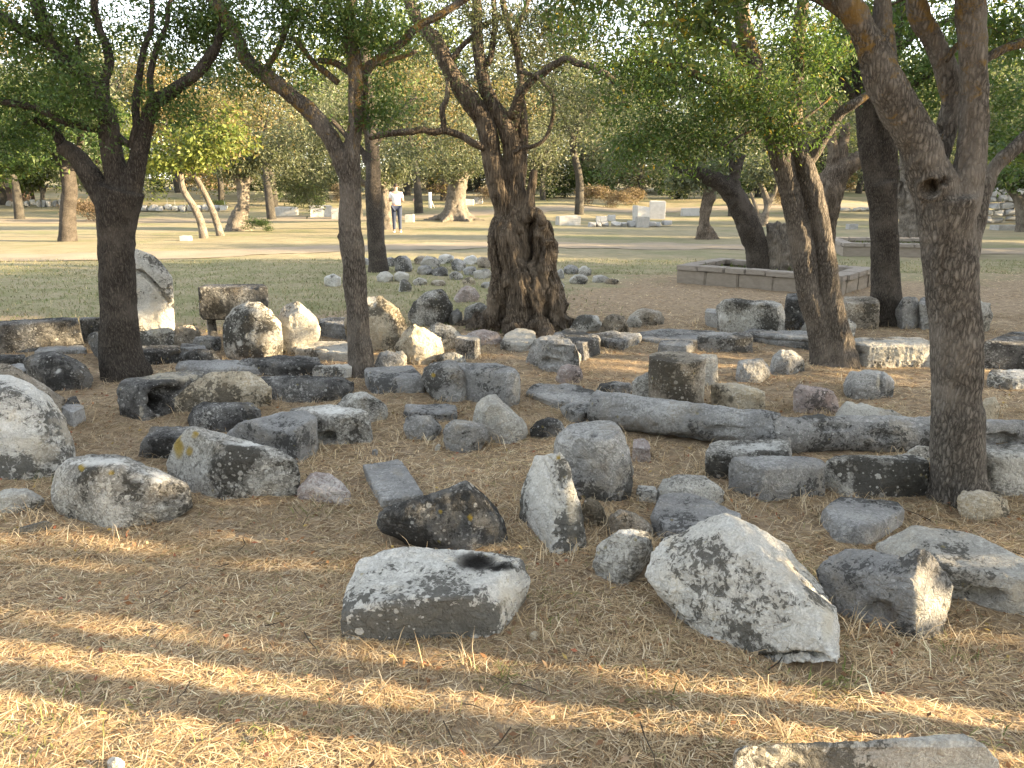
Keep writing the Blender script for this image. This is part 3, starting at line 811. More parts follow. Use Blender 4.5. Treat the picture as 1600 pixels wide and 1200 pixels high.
S('boulder', 'grey', 'small rough grey stone leaning at the pale upright stone', B([(690, 684), (695, 664), (710, 655), (735, 656), (758, 664), (762, 682), (745, 698), (722, 705), (700, 699)]), sm=2)
S('boulder', 'pale', 'pale pinkish upright pear shaped stone in the centre', B([(738, 660), (745, 632), (758, 619), (775, 616), (792, 632), (808, 652), (826, 666), (820, 682), (795, 691), (765, 689), (748, 684)], D=.3), sm=4)
# --- centre right
S('stone_block', 'pale', 'pale topped stone with a dark front against the right root of the big olive', K(g=[(782, 546), (810, 552), (842, 547)], f=[(783, 536), (810, 538), (840, 532)], t=[(790, 520), (812, 512), (836, 518)]), sm=1, nz=.03)
S('boulder', 'grey', 'rugged cracked grey rock in front of the big olive', K(g=[(826, 566), (850, 576), (908, 573)], f=[(826, 540), (852, 534), (907, 548)], t=[(830, 528), (852, 524), (893, 527), (908, 540)]), sm=1, nz=.05, dent=[(860, 565, 20, 8, .05), (875, 542, 12, 3, .02)])
S('stone_block', 'grey', 'grey block with a clean corner right behind the rugged cracked rock', K(g=[(880, 553), (915, 564), (938, 552)], f=[(868, 528, .05), (912, 536), (938, 530)], t=[(866, 519), (895, 514), (936, 525)]), sm=1)
S('boulder', 'white', 'white and grey boulder right of the big olive roots', B([(891, 512), (895, 498), (910, 492), (935, 493), (945, 505), (940, 517), (905, 520)]))
S('boulder', 'brown', 'brown triangular rock beside the white and grey boulder', B([(929, 520), (940, 500), (955, 490), (975, 494), (985, 508), (980, 521), (950, 525)]), sm=1)
S('boulder', 'pale', 'little light stone behind the brown triangular rock', B([(978, 504), (984, 495), (996, 493), (1004, 502), (1000, 509), (984, 510)]))
S('boulder', 'brown', 'brown flattish rock at the far edge of the straw right of the olive', B([(976, 497), (990, 485), (1010, 482), (1030, 486), (1042, 497), (1038, 505), (1000, 507)]))
S('flat_stone', 'grey', 'thin broken slab with a jagged edge in front of the brown triangular rock', K(g=[(935, 540), (972, 549), (1000, 530)], f=[(924, 526, .05), (970, 536), (1002, 526)], t=[(922, 521), (955, 518), (1000, 523)]), sm=1, nz=.04)
S('flat_stone', 'slate', 'large flat thin slab right of the jagged slab', K(g=[(990, 530), (1030, 537), (1100, 536)], f=[(990, 527), (1030, 533), (1100, 532)], t=[(995, 519), (1040, 513), (1120, 517)], h=.05), sm=1, nz=.008)
S('flat_stone', 'slate', 'small low slab in front of the large thin slab', K(g=[(1028, 549), (1072, 555), (1086, 549)], f=[(1029, 538), (1072, 541), (1086, 538)], t=[(1035, 531), (1082, 532)]), sm=1)
S('flat_stone', 'grey', 'long low squared slab between the small low slab and the double tree', K(g=[(1090, 547), (1150, 550), (1176, 547)], f=[(1089, 528), (1150, 529), (1177, 527)], t=[(1095, 519), (1173, 521)]), sm=1)
S('flat_stone', 'slate', 'dark layered slab touching the left foot of the double tree', K(g=[(1160, 529), (1225, 540), (1285, 545)], f=[(1154, 520), (1225, 526), (1285, 530)], t=[(1175, 513), (1280, 517)]), sm=1, crack=[([(1160, 526), (1285, 537)], 1.5, .02)])
S('boulder', 'pink', 'small pinkish white stone in front of the rugged cracked rock', B([(866, 590), (872, 573), (885, 569), (905, 572), (914, 585), (900, 597), (880, 598)]), sm=1)
S('flat_stone', 'grey', 'flat dark rough slab left of the end of the fallen column', K(g=[(824, 620), (872, 640), (925, 632)], f=[(822, 612), (872, 630), (925, 625)], t=[(832, 600), (900, 599), (930, 610)]), sm=1)
S('flat_stone', 'grey', 'broken grey slab propped against the end of the fallen column', K(g=[(890, 658), (905, 664), (945, 655)], f=[(873, 637, .12), (905, 645), (940, 640)], t=[(885, 629), (930, 625)]), sm=1, nz=.03)
S('flat_stone', 'grey', 'small flat stone behind the fallen column end', B([(930, 612), (938, 600), (960, 595), (985, 598), (990, 608), (980, 617), (940, 618)]))
S('boulder', 'dark', 'low dark stone left of the big grey boulder', B([(826, 675), (835, 660), (855, 652), (878, 658), (889, 670), (875, 682), (835, 685)]))
S('column_drum', 'brown', 'brownish standing column drum with a sunlit right side, behind the fallen column', drum_pts(1064, 568, 645, 46), sm=1, nz=.012, paint=[('brown', 1040, 600, 34, 30), ('cream', 1102, 615, 8, 26)], vox=.012)  # cream strip paints the sunlit right edge
S('boulder', 'mott', 'dark speckled stone touching the left side of the standing drum', B([(987, 625), (988, 598), (1000, 584), (1020, 578), (1030, 600), (1030, 632), (1000, 634)]))
S('stone_block', 'pale', 'pale angular block with a notched top right behind the standing drum', K(g=[(1080, 604), (1115, 602), (1123, 598)], f=[(1076, 560), (1085, 556), (1112, 562), (1121, 553)], t=[(1080, 555), (1121, 552)]), sm=1)
S('stone_block', 'tan', 'squared block with a flat top and a sunlit broken front, right of the standing drum', K(g=[(1112, 634), (1140, 645), (1195, 649)], f=[(1110, 603), (1135, 615), (1195, 613)], t=[(1112, 600), (1146, 596), (1195, 611)]), sm=1, nz=.02, paint=[('cream', 1165, 632, 26, 12), ('dark', 1122, 625, 8, 14), ('dark', 1142, 624, 5, 8)])  # cream puts the sunlight on the front into the colour
_a, _b = at_h(930, 667, 0), at_h(1222, 711, 0)
_r = 0.125
S('fallen_column', 'slate', 'long smooth fallen column lying across the middle of the stones',
  [cyl_pts(_a + np.array([0, .11, 0]), _b + np.array([0, .11, 0]), _r, -0.015)], sm=1, nz=.016, vox=.013, dent=[(1040, 690, 60, 14, .04), (1205, 665, 30, 20, .025), (1130, 672, 40, 10, .02), (1080, 645, 30, 8, .018), (975, 640, 34, 10, .012)], paint=[('brown', 990, 660, 60, 14)])
S('fallen_column', 'grey', 'rougher broken column piece continuing behind the right tree',
  [cyl_pts(_b + np.array([-.05, .13, 0]), at_h(1505, 704, 0) + np.array([0, .10, 0]), .118, -0.035)], sm=1, nz=.026, vox=.013, dent=[(1300, 668, 40, 8, .03), (1380, 680, 30, 12, .03)])
S('stone_block', 'slate', 'squared end block with a dark hollow underside, right of the right tree',
  K(g=[(1510, 700), (1560, 698), (1620, 695)], f=[(1510, 664), (1598, 676), (1620, 676)], t=[(1510, 655), (1640, 656)]), sm=1, dent=[(1565, 688, 36, 14, .12)])
S('boulder', 'grey', 'big grey boulder with a small hole near its top, in front of the fallen column',
  K(g=[(868, 738), (900, 779), (950, 784), (988, 776)], f=[(862, 694, .1), (884, 685, .0), (930, 689, -.01), (976, 684, .0), (993, 705, .06), (994, 755, .03)], t=[(872, 677), (893, 664), (935, 656), (970, 658), (986, 680)]), sm=1.5, nz=.025,
  dent=[(928, 681, 9, 5, .05), (895, 690, 16, 14, .015)], paint=[('brown', 950, 735, 35, 20)])
S('stone_block', 'pink', 'small pinkish stone peeking out behind the big grey boulder', K(g=[(990, 715), (1016, 717)], f=[(989, 699), (1014, 702)], t=[(990, 686), (1008, 684), (1016, 697)]), sm=1)
S('carved_fragment', 'white', 'leaning marble fragment with carved moulding lines, left of the big grey boulder',
  K(g=[(812, 812), (848, 838), (858, 862), (888, 866), (921, 852)], f=[(810, 775, .06), (826, 738, .12), (836, 711, .16), (875, 708, .16), (888, 722, .14), (892, 745, .12), (907, 785, .05), (850, 800, .0), (846, 750, .06)], t=[]) +
  [tuple(at_y(x, y, 3.45)) for x, y in ((838, 722), (880, 722), (905, 800), (830, 790))] + [(p[0], 3.45, -.05) for p in (at_y(830, 800, 3.45), at_y(905, 800, 3.45))], sm=1, nz=.02,
  crack=[([(858, 715), (878, 765)], 2.5, .016), ([(848, 720), (868, 770)], 2.0, .012)], paint=[('cream', 893, 790, 13, 42), ('yellow', 873, 715, 5, 6)], crust=[[(852, 840), (900, 800), (925, 850), (870, 868)]])
S('boulder', 'tan', 'brownish white low stone between the carved fragment and the mossy rock', B([(903, 800), (908, 780), (922, 776), (940, 788), (951, 800), (950, 815), (930, 822), (908, 818)]))
S('boulder', 'brown', 'mossy brown rock with straw on it behind the small speckled boulder', B([(946, 822), (950, 800), (968, 795), (995, 800), (1018, 818), (1026, 832), (1000, 840), (955, 838)]))
S('boulder', 'mott', 'small speckled boulder left of the biggest white boulder', B([(924, 885), (932, 855), (945, 832), (965, 827), (1000, 829), (1024, 836), (1027, 852), (1015, 876), (998, 892), (972, 909), (940, 902)], D=.26), sm=1.5, paint=[('white', 985, 832, 22, 6)])
S('stone_block', 'slate', 'smooth grey flat block behind the biggest white boulder', K(g=[(1018, 822), (1045, 848), (1135, 850)], f=[(1015, 798, .04), (1036, 822, .0), (1060, 832), (1140, 825)], t=[(1026, 774), (1045, 769), (1085, 769), (1120, 785), (1160, 802), (1145, 815)]), sm=1, nz=.012)
S('boulder', 'mott', 'rounded speckled stone behind the smooth grey flat block', B([(1012, 772), (1030, 752), (1060, 742), (1108, 742), (1128, 755), (1138, 778), (1110, 790), (1050, 788)], D=.3), sm=2)
S('stone_block', 'white', 'little white stones block left of the rounded speckled stone', K(g=[(995, 780), (1026, 782)], f=[(994, 766), (1027, 768)], t=[(997, 757), (1025, 760)]), sm=1)
S('stone_block', 'mott', 'speckled pale block at the back of the squared pair', K(g=[(1102, 742), (1130, 748), (1238, 740)], f=[(1101, 706), (1128, 712), (1238, 708)], t=[(1110, 692), (1128, 687), (1235, 686)]), sm=1, paint=[('white', 1180, 698, 50, 10)])
S('stone_block', 'slate', 'squared grey block in front of the speckled pale block', K(g=[(1140, 760), (1192, 781), (1291, 772)], f=[(1137, 719), (1192, 732), (1290, 728)], t=[(1140, 714), (1230, 711), (1290, 716)]), sm=1, nz=.014)
S('stone_block', 'mott', 'dark block densely speckled with white lichen, left of the right tree', K(g=[(1320, 758), (1337, 777), (1455, 770)], f=[(1290, 718, .12), (1318, 724), (1453, 722)], t=[(1292, 714), (1320, 710), (1432, 710), (1452, 716)]), sm=1, nz=.015, crust=[[(1320, 722), (1453, 722), (1453, 770), (1320, 772)]])
S('stone_block', 'white', 'white lit stone behind the densely speckled block', K(g=[(1408, 722), (1465, 722)], f=[(1408, 712), (1430, 697), (1465, 700)], t=[(1430, 696), (1465, 697)]), sm=1)
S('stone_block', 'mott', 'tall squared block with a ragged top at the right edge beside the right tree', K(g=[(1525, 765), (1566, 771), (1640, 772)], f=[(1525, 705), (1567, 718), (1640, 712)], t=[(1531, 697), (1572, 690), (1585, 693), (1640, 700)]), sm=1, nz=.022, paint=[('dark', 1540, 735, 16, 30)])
S('stone_block', 'slate', 'half round blue grey block with a notch in its back edge', K(g=[(1287, 815), (1303, 842), (1360, 850), (1377, 842), (1413, 816)], f=[(1284, 798, .04), (1297, 815), (1340, 822), (1372, 820), (1414, 800)], t=[(1286, 794), (1312, 775), (1350, 778), (1405, 783), (1414, 795)]), sm=1, nz=.014, dent=[(1364, 781, 10, 5, .03)], crust=[])
S('boulder', 'tan', 'knobbly yellowish stone in front of the right tree', B([(1492, 795), (1494, 775), (1505, 766), (1530, 765), (1555, 770), (1574, 782), (1577, 800), (1550, 810), (1510, 806)]), sm=3, nz=.05)
# --- right back
S('stone_block', 'pale', 'right hand long block with a chiselled wavy sunlit face and dark left end', K(g=[(1330, 562), (1350, 571), (1450, 570), (1472, 562)], f=[(1327, 535), (1358, 541), (1440, 540), (1474, 548)], t=[(1335, 529), (1400, 526), (1440, 526), (1474, 545, -.05)]), sm=1, nz=.02,
  ridge=([(1350, 520), (1350, 580)], 6.0, .0035, 20), paint=[('dark', 1338, 552, 13, 22), ('cream', 1400, 556, 50, 13)])  # sun on the face painted cream, left end painted dark
S('stone_block', 'dark', 'dark squared block with a flat top at the right edge', K(g=[(1536, 572), (1640, 578)], f=[(1537, 534), (1640, 541)], t=[(1540, 532), (1580, 518), (1660, 520)]), sm=1, nz=.01)
S('flat_stone', 'white', 'low white rough slab near the right edge', K(g=[(1546, 600), (1570, 605), (1640, 606)], f=[(1545, 586), (1570, 590), (1640, 590)], t=[(1550, 577), (1640, 577)]), sm=2)
S('boulder', 'grey', 'smaller of two grey stones left of the double tree foot', B([(1147, 585), (1149, 566), (1165, 561), (1190, 561), (1204, 570), (1203, 588), (1180, 597), (1155, 596)]), sm=1.5)
S('boulder', 'grey', 'larger peaked one of two grey stones left of the double tree foot', B([(1199, 575), (1207, 554), (1220, 546), (1238, 547), (1255, 562), (1262, 580), (1240, 587), (1208, 585)]), sm=1.5)
S('boulder', 'grey', 'rounded grey stone with an upright groove in its right end', B([(1315, 610), (1316, 592), (1330, 580), (1360, 577), (1390, 582), (1398, 598), (1396, 618), (1370, 624), (1330, 624)], D=.32), sm=2, dent=[(1379, 600, 5, 22, .05)], paint=[('cream', 1373, 598, 4, 16)])
S('boulder', 'pink', 'angular grey and pinkish stone above the fallen column', B([(1238, 642), (1240, 612), (1248, 601), (1280, 604), (1308, 610), (1312, 640), (1285, 650), (1245, 648)]), sm=1, paint=[('pink', 1297, 625, 14, 18)])
S('boulder', 'pale', 'low wedge stone tapering right, above the broken column piece', K(g=[(1302, 660), (1335, 664), (1430, 662)], f=[(1301, 645), (1312, 630, .05), (1335, 655)], t=[(1312, 627), (1340, 629), (1400, 640, -.04), (1430, 655, -.10)]), sm=1.5)
S('boulder', 'tan', 'round warm toned stone just right of the right tree', B([(1528, 650), (1530, 632), (1540, 622), (1555, 620), (1563, 636), (1558, 652), (1540, 657)]))
S('stone_block', 'grey', 'small leaning block at the left end of the back row', K(g=[(1106, 508), (1122, 512)], f=[(1102, 486), (1122, 490)], t=[(1104, 482), (1122, 482)]), sm=1)
S('boulder', 'mott', 'mottled rounded stone with a pale flat left face in the back row', K(g=[(1121, 514), (1140, 519), (1226, 516)], f=[(1121, 480), (1140, 470), (1160, 492), (1222, 488)], t=[(1130, 470), (1145, 467), (1212, 468), (1226, 480)]), sm=2, paint=[('white', 1131, 498, 10, 18)])
S('stone_block', 'dark', 'dark mossy upright block left of the double tree in the back row', K(g=[(1226, 516), (1270, 517)], f=[(1228, 470), (1270, 468)], t=[(1230, 460), (1268, 458)]), sm=2)
S('stone_block', 'brown', 'mossy squared block right of the double tree in the back row', K(g=[(1318, 512), (1374, 513)], f=[(1317, 472), (1374, 474)], t=[(1320, 464), (1368, 464)]), sm=2)
S('boulder', 'pale', 'low pale stone behind the foot of the double tree', B([(1250, 520), (1252, 500), (1262, 493), (1330, 497), (1346, 508), (1342, 525), (1300, 530), (1260, 528)]))
S('stone_block', 'grey', 'grey block leaning left beside the dark tree in the back row', K(g=[(1395, 505), (1410, 513), (1434, 511)], f=[(1393, 497), (1411, 466), (1436, 470)], t=[(1412, 463), (1437, 465)]), sm=2)
S('stone_block', 'grey', 'squared block with a hollowed lower corner behind the right tree', K(g=[(1437, 514), (1490, 517)], f=[(1436, 474), (1490, 476)], t=[(1440, 464), (1488, 464)]), sm=2, dent=[(1462, 512, 18, 12, .12)])
S('boulder', 'pale', 'stone with a lit broken edge right of the right tree in the back row', B([(1505, 515), (1506, 480), (1525, 470), (1546, 474), (1552, 492), (1546, 512), (1530, 520)]), nz=.05)

# --- rubble heap behind, left of the big olive
_rng = random.Random(4)
def R(px, py, w, h, mat, label, group='rubble stones heaped behind the olive', sm=1, nz=.045):
    o = []
    for k in range(9):
        a = 2 * math.pi * (k + _rng.uniform(-.3, .3)) / 9
        rr = _rng.uniform(.82, 1.08)
        o.append((px + w / 2 * math.cos(a) * rr, py - h / 2 - h / 2 * math.sin(a) * rr))
    return S('rubble_stone', mat, label, B(o), group, sm=sm, nz=nz, vox=.017 if py < 600 else .006)
R(630, 425, 36, 28, 'grey', 'tallest peaked grey rubble stone right of the thin dark trunk')
R(520, 449, 33, 21, 'white', 'lone white stone on the lawn left of the slim tree')
R(600, 441, 32, 17, 'pale', 'flat pale rubble stone at the front left of the heap')
R(627, 441, 30, 18, 'pale', 'middle pale stone in the front row of the heap')
R(632, 456, 24, 20, 'white', 'whitest small squared rubble stone nearest the camera')
R(656, 446, 28, 13, 'pale', 'low cream rubble stone beside the whitest squared one')
R(658, 413, 26, 13, 'brown', 'brown rounded rubble stone at the back of the heap')
R(672, 418, 38, 18, 'pale', 'wide pale rubble stone in the back middle of the heap')
R(664, 430, 28, 16, 'grey', 'grey rubble stone under the brown rounded one')
R(697, 412, 30, 16, 'white', 'pale pointed rubble stone on the crest of the heap')
R(688, 433, 34, 16, 'dark', 'dark grey rubble stone in the middle of the heap')
R(716, 422, 30, 18, 'grey', 'square grey rubble stone in the right middle of the heap')
R(735, 413, 30, 14, 'white', 'white flat rubble stone on the right crest of the heap')
R(757, 418, 30, 18, 'brown', 'brownish rubble stone close to the big olive trunk')
R(735, 430, 26, 14, 'grey', 'round grey rubble stone at the right front of the heap')
R(755, 436, 34, 16, 'pale', 'slanted pale rubble stone right under the olive trunk')
R(712, 436, 24, 12, 'mott', 'speckled low rubble stone in front of the square grey one')
R(733, 446, 22, 14, 'tan', 'small tan rubble stone in front of the slanted pale one')
R(685, 446, 26, 9, 'brown', 'low brown rubble stone at the front edge of the heap')
R(762, 450, 26, 10, 'grey', 'flat grey rubble stone at the near right edge of the heap')
R(610, 416, 22, 14, 'grey', 'grey rubble stone half behind the thin dark trunk')
R(572, 414, 18, 12, 'grey', 'grey rubble stone left of the thin dark trunk')
g2 = 'rubble stones right of the olive'
R(892, 428, 26, 15, 'grey', 'bluish rubble stone at the back right of the olive', g2)
R(915, 430, 24, 15, 'mott', 'pale topped rubble stone right of the bluish one', g2)
R(905, 444, 34, 16, 'mott', 'dark and white rubble stone in front of the pair right of the olive', g2)
R(938, 442, 28, 14, 'pale', 'light rubble stone lying farthest right of the olive', g2)
R(955, 444, 24, 9, 'brown', 'low brown rubble stone at the right end of the small heap', g2)
R(876, 434, 14, 14, 'grey', 'narrow grey rubble stone touching the right side of the olive trunk', g2)
R(874, 453, 18, 16, 'white', 'small white rubble stone in front of the narrow grey one', g2)
# pebbles in the straw
R(1134 - 300, 993 + 2, 16, 9, 'tan', 'small tan pebble right of the white block with the hollow', 'pebbles in the straw')
R(180, 1197, 30, 14, 'white', 'small white pebble at the bottom edge of the picture', 'pebbles in the straw')
R(685, 702, 12, 9, 'pale', 'tiny pale pebble beside the rough grey stone in the centre', 'pebbles in the straw')
R(586, 708, 12, 7, 'slate', 'tiny grey pebble in the open straw behind the grey rectangular slab', 'pebbles in the straw')
finish_stones()
# ------------------------------------------------------------------ trees
def catmull(P, R, n=5):
    P = np.array(P, float); R = np.array(R, float)
    A = np.vstack([2 * P[0] - P[1], P, 2 * P[-1] - P[-2]])
    outP, outR = [], []
    for i in range(len(P) - 1):
        p0, p1, p2, p3 = A[i:i + 4]
        for k in range(n):
            u = k / n
            outP.append(0.5 * (2 * p1 + (p2 - p0) * u + (2 * p0 - 5 * p1 + 4 * p2 - p3) * u * u + (3 * p1 - p0 - 3 * p2 + p3) * u ** 3))
            outR.append(R[i] * (1 - u) + R[i + 1] * u)
    outP.append(P[-1]); outR.append(R[-1])
    return np.array(outP), np.array(outR)
def tube_arrays(P, R, sides=8, cap=True):
    P = np.asarray(P, float)
    T = np.gradient(P, axis=0); T /= np.linalg.norm(T, axis=1)[:, None] + 1e-9
    ref = np.array([0.31, 0.95, 0.05])
    U = np.cross(T, ref); U /= np.linalg.norm(U, axis=1)[:, None] + 1e-9
    W = np.cross(T, U)
    a = np.arange(sides) * 2 * math.pi / sides
    V = P[:, None] + (np.cos(a)[None, :, None] * U[:, None] + np.sin(a)[None, :, None] * W[:, None]) * np.asarray(R)[:, None, None]
    n = len(P)
    i = np.arange(n - 1)[:, None] * sides
    j = np.arange(sides)[None]
    jn = (np.arange(sides)[None] + 1) % sides
    Q = np.stack([i + j, i + jn, i + sides + jn, i + sides + j], -1).reshape(-1, 4)
    V = V.reshape(-1, 3)
    tri = []
    if cap:
        c0, c1 = len(V), len(V) + 1
        V = np.vstack([V, P[0], P[-1]])
        for k in range(sides):
            tri.append((c0, (k + 1) % sides, k)); tri.append((c1, (n - 1) * sides + k, (n - 1) * sides + (k + 1) % sides))
    return V, Q, np.array(tri, int).reshape(-1, 3)
class Acc:
    def __init__(self): self.V, self.Q, self.T, self.C, self.n = [], [], [], [], 0
    def add(self, V, Q=None, T=None, C=None):
        self.V.append(V)
        if Q is not None and len(Q): self.Q.append(np.asarray(Q) + self.n)
        if T is not None and len(T): self.T.append(np.asarray(T) + self.n)
        if C is not None: self.C.append(C)
        self.n += len(V)
    def mesh(self, name, mat, smooth=True):
        F = []
        if self.Q: F.append(np.concatenate(self.Q))
        if self.T: F.append(np.concatenate(self.T))
        return mesh_np(name, np.concatenate(self.V), F, mat, smooth, np.concatenate(self.C) if self.C else None)

def leaf_batch(centres, L, W, rng, pal, droop=0.5, jitter=0.25):
    """one folded diamond per leaf"""
    n = len(centres)
    az = rng.random(n) * 2 * math.pi
    el = -droop + rng.normal(0, 0.5, n)
    d = np.stack([np.cos(az) * np.cos(el), np.sin(az) * np.cos(el), np.sin(el)], 1)
    r = rng.normal(size=(n, 3)) + np.array([0, 0, 1.2])
    s = np.cross(d, r); s /= np.linalg.norm(s, axis=1)[:, None] + 1e-9
    nn = np.cross(s, d)
    l = L * (0.65 + 0.6 * rng.random(n))[:, None]; w = W * (0.7 + 0.5 * rng.random(n))[:, None]
    b = centres
    V = np.stack([b, b + d * l * 0.45 + s * w * .5 + nn * w * 0.12, b + d * l - nn * l * 0.08, b + d * l * 0.45 - s * w * .5 + nn * w * 0.12], 1).reshape(-1, 3)
    Q = np.arange(n * 4).reshape(-1, 4)
    pal = np.array(pal)
    k = rng.choice(len(pal), n, p=None)
    c = pal[k] * (1 + rng.normal(0, jitter, (n, 1)) * 0.6)
    C = np.repeat(np.clip(c, 0.005, 1), 4, 0)
    return V, Q, C

G_ASH = [(0.066, 0.113, 0.03), (0.08, 0.127, 0.034), (0.05, 0.093, 0.025), (0.10, 0.14, 0.04), (0.07, 0.117, 0.034), (0.07, 0.112, 0.037), (0.115, 0.145, 0.042)]
G_YEL = G_ASH * 9 + [(0.15, 0.15, 0.03)] * 3 + [(0.34, 0.23, 0.03)]
G_OLIVE = [(0.10, 0.115, 0.065), (0.085, 0.10, 0.055), (0.12, 0.13, 0.085), (0.07, 0.08, 0.04), (0.13, 0.135, 0.08)]
G_AUT = [(0.19, 0.14, 0.06), (0.15, 0.12, 0.055), (0.13, 0.12, 0.05), (0.21, 0.15, 0.07), (0.11, 0.11, 0.045)]
G_BRIGHT = [(0.13, 0.155, 0.035), (0.10, 0.13, 0.03), (0.16, 0.17, 0.04), (0.08, 0.11, 0.025)]
G_DARK = [(0.04, 0.06, 0.02), (0.05, 0.07, 0.022), (0.035, 0.05, 0.016)]

TRUNKS = []
def px_branch(pts, Y):
    P, R = [], []
    for q in pts:
        x, y, r = q[:3]
        dd = q[3] if len(q) > 3 else 0.0
        p = at_y(x, y, Y + dd)
        P.append(p); R.append(r / FPX * zcam(p))
    return P, R
def tree(name, label, cat, base, mains, limbs=(), blobs=(), bark=BARK, leafmat=LEAF, pal=G_ASH, L=0.055, W=0.02, per=22, seed=1, group=None,
         gnarl=0.012, flute=0.0, dents=(), twig_r=0.006, far=False, upward=(), vox=None, roots=0, spread=0.16, twigs=True, limbmin=0.02, droop=0.45, dens=1.0):
    rng = np.random.default_rng(seed)
    b = gpt(*base)
    Y = b[1]
    root = empty(name, tuple(b))
    tag(root, label, cat, group)
    bv = np.array(b)
    nodes = []
    # trunk with its main limbs: tubes merged into one skin
    acc = Acc(); rmin = 9
    scale = zcam(b) / FPX
    for m in mains:
        P, R = px_branch(m, Y)
        P, R = catmull(P, R, 5)
        if P[0][2] < b[2] + 0.25:
            k = np.exp(-np.clip(P[:, 2] - b[2], 0, 9) / (0.09 + 0.5 * R[0]))
            R = R * (1 + 0.22 * k)
            P = np.vstack([P[0] - [0, 0, 0.12], P]); R = np.r_[R[0] * 1.05, R]
        V, Q, T = tube_arrays(P, R, 14)
        acc.add(V - bv, Q, T); rmin = min(rmin, R.min())
        nodes.append(np.c_[P, R])
    if roots:
        rr = px_branch([mains[0][0]], Y)[1][0]
        for k in range(roots):
            a = 2 * math.pi * (k + rng.uniform(-.3, .3)) / roots
            dv = np.array([math.cos(a), math.sin(a), 0])
            ln = rr * rng.uniform(1.8, 2.5)
            P = [b + dv * rr * .5 + [0, 0, rr * 1.1], b + dv * rr * .95 + [0, 0, rr * .35], b + dv * ln * 0.85 + [0, 0, .02], b + dv * ln * 1.15 + [0, 0, -.06]]
            P, R = catmull(P, [rr * .38, rr * .32, rr * .2, rr * .1], 4)
            V, Q, T = tube_arrays(P, R, 10); acc.add(V - bv, Q, T)
    me = acc.mesh('trunk', bark)
    o = obj('trunk', me, root)
    v = vox or max(0.0105, (0.0016 if Y < 9 else 0.0024) * Y, rmin * 0.22)
    m = o.modifiers.new('r', 'REMESH'); m.mode = 'VOXEL'; m.voxel_size = v
    s = o.modifiers.new('s', 'SMOOTH'); s.iterations = 5; s.factor = 0.5
    TRUNKS.append((o, bark, gnarl, flute, bv, dents))
    # thinner limbs
    if limbs:
        acc = Acc()
        for m in limbs:
            P, R = px_branch(m, Y)
            P, R = catmull(P, R, 6)
            P = P + (0.35 * R.mean() + 0.01) * np.stack([vnoise(P * 7), vnoise(P * 7 + 40), vnoise(P * 7 + 80)], 1) * 1.2
            V, Q, T = tube_arrays(P, R, 8)
            acc.add(V - bv, Q, T); nodes.append(np.c_[P, R])
        obj('limb', acc.mesh('limb', bark), root)
    # crown
    if blobs:
        N = np.concatenate(nodes)
        N = N[N[:, 2] > b[2] + 0.45 * (N[:, 2].max() - b[2])]
        tips = []
        for bl in blobs:
            x, y, rx, ry, n = bl[:5]; n = int(n * dens)
            dd = bl[5] if len(bl) > 5 else 0.0
            rd = bl[6] if len(bl) > 6 else None
            c = at_y(x, y, Y + dd)
            k = zcam(c) / FPX
            ra = np.array([rx * k, (rd if rd else 0.5 * (rx + ry) * k), ry * k])
            u = rng.normal(size=(n, 3)); u /= np.linalg.norm(u, axis=1)[:, None]
            u *= rng.random((n, 1)) ** 0.45
            tips.append(c + u * ra)
        tips = np.concatenate(tips)
        # lumps: pull tips together so that the crown has clusters and gaps
        cl = fbm(tips * 1.3 / max(spread * 5, .3) + seed, 2)
        tips = tips[(cl + rng.normal(0, .22, len(tips))) > -0.28]
        order = np.argsort([np.min(np.sum((N[::3, :3] - t) ** 2, 1)) for t in tips])
        tips = tips[order]
        tw = Acc(); sprays = []; sdirs = []
        nodesP = np.empty((len(N) + len(tips) * 4, 3)); nodesR = np.empty(len(nodesP)); cnt = len(N)
        nodesP[:cnt] = N[:, :3]; nodesR[:cnt] = N[:, 3]
        for t_ in tips:
            d = np.sum((nodesP[:cnt] - t_) ** 2, 1)
            i = int(np.argmin(d)); p0 = nodesP[i]; ln = math.sqrt(d[i])
            mid = (p0 + t_) / 2 + np.array([rng.normal(0, .10), rng.normal(0, .10), 0.10 + rng.normal(0, .06)]) * ln
            u = np.array([0, .33, .66, 1.0])[:, None]
            C = (1 - u) ** 2 * p0 + 2 * u * (1 - u) * mid + u * u * t_
            r0 = min(nodesR[i] * 0.7, twig_r * (0.9 + 1.6 * ln))
            rr = np.linspace(r0, twig_r * 0.35, 4)
            if twigs:
                V, Q, T = tube_arrays(C, rr, 4 if not far else 3, False)
                tw.add(V - bv, Q)
            nodesP[cnt:cnt + 3] = C[1:]; nodesR[cnt:cnt + 3] = rr[1:]; cnt += 3
            w = (0.4 + 0.6 * rng.random((per, 1))) if ln > .1 else rng.random((per, 1))
            q = C[1] * (1 - w) + t_ * w + rng.normal(0, spread * .5, (per, 3)) * [1, 1, .75]
            if rng.random() < .34: q = q[:max(2, per // 5)]
            sprays.append(q)
        if twigs: obj('twigs', tw.mesh('twigs', TWIG), root)['kind'] = 'stuff'
        cen = np.concatenate(sprays)
        V, Q, C = leaf_batch(cen, L, W, rng, pal, droop)
        a = Acc(); a.add(V - bv, Q, None, C)
        obj('crown', a.mesh('crown', leafmat, False), root)['kind'] = 'stuff'
    return root
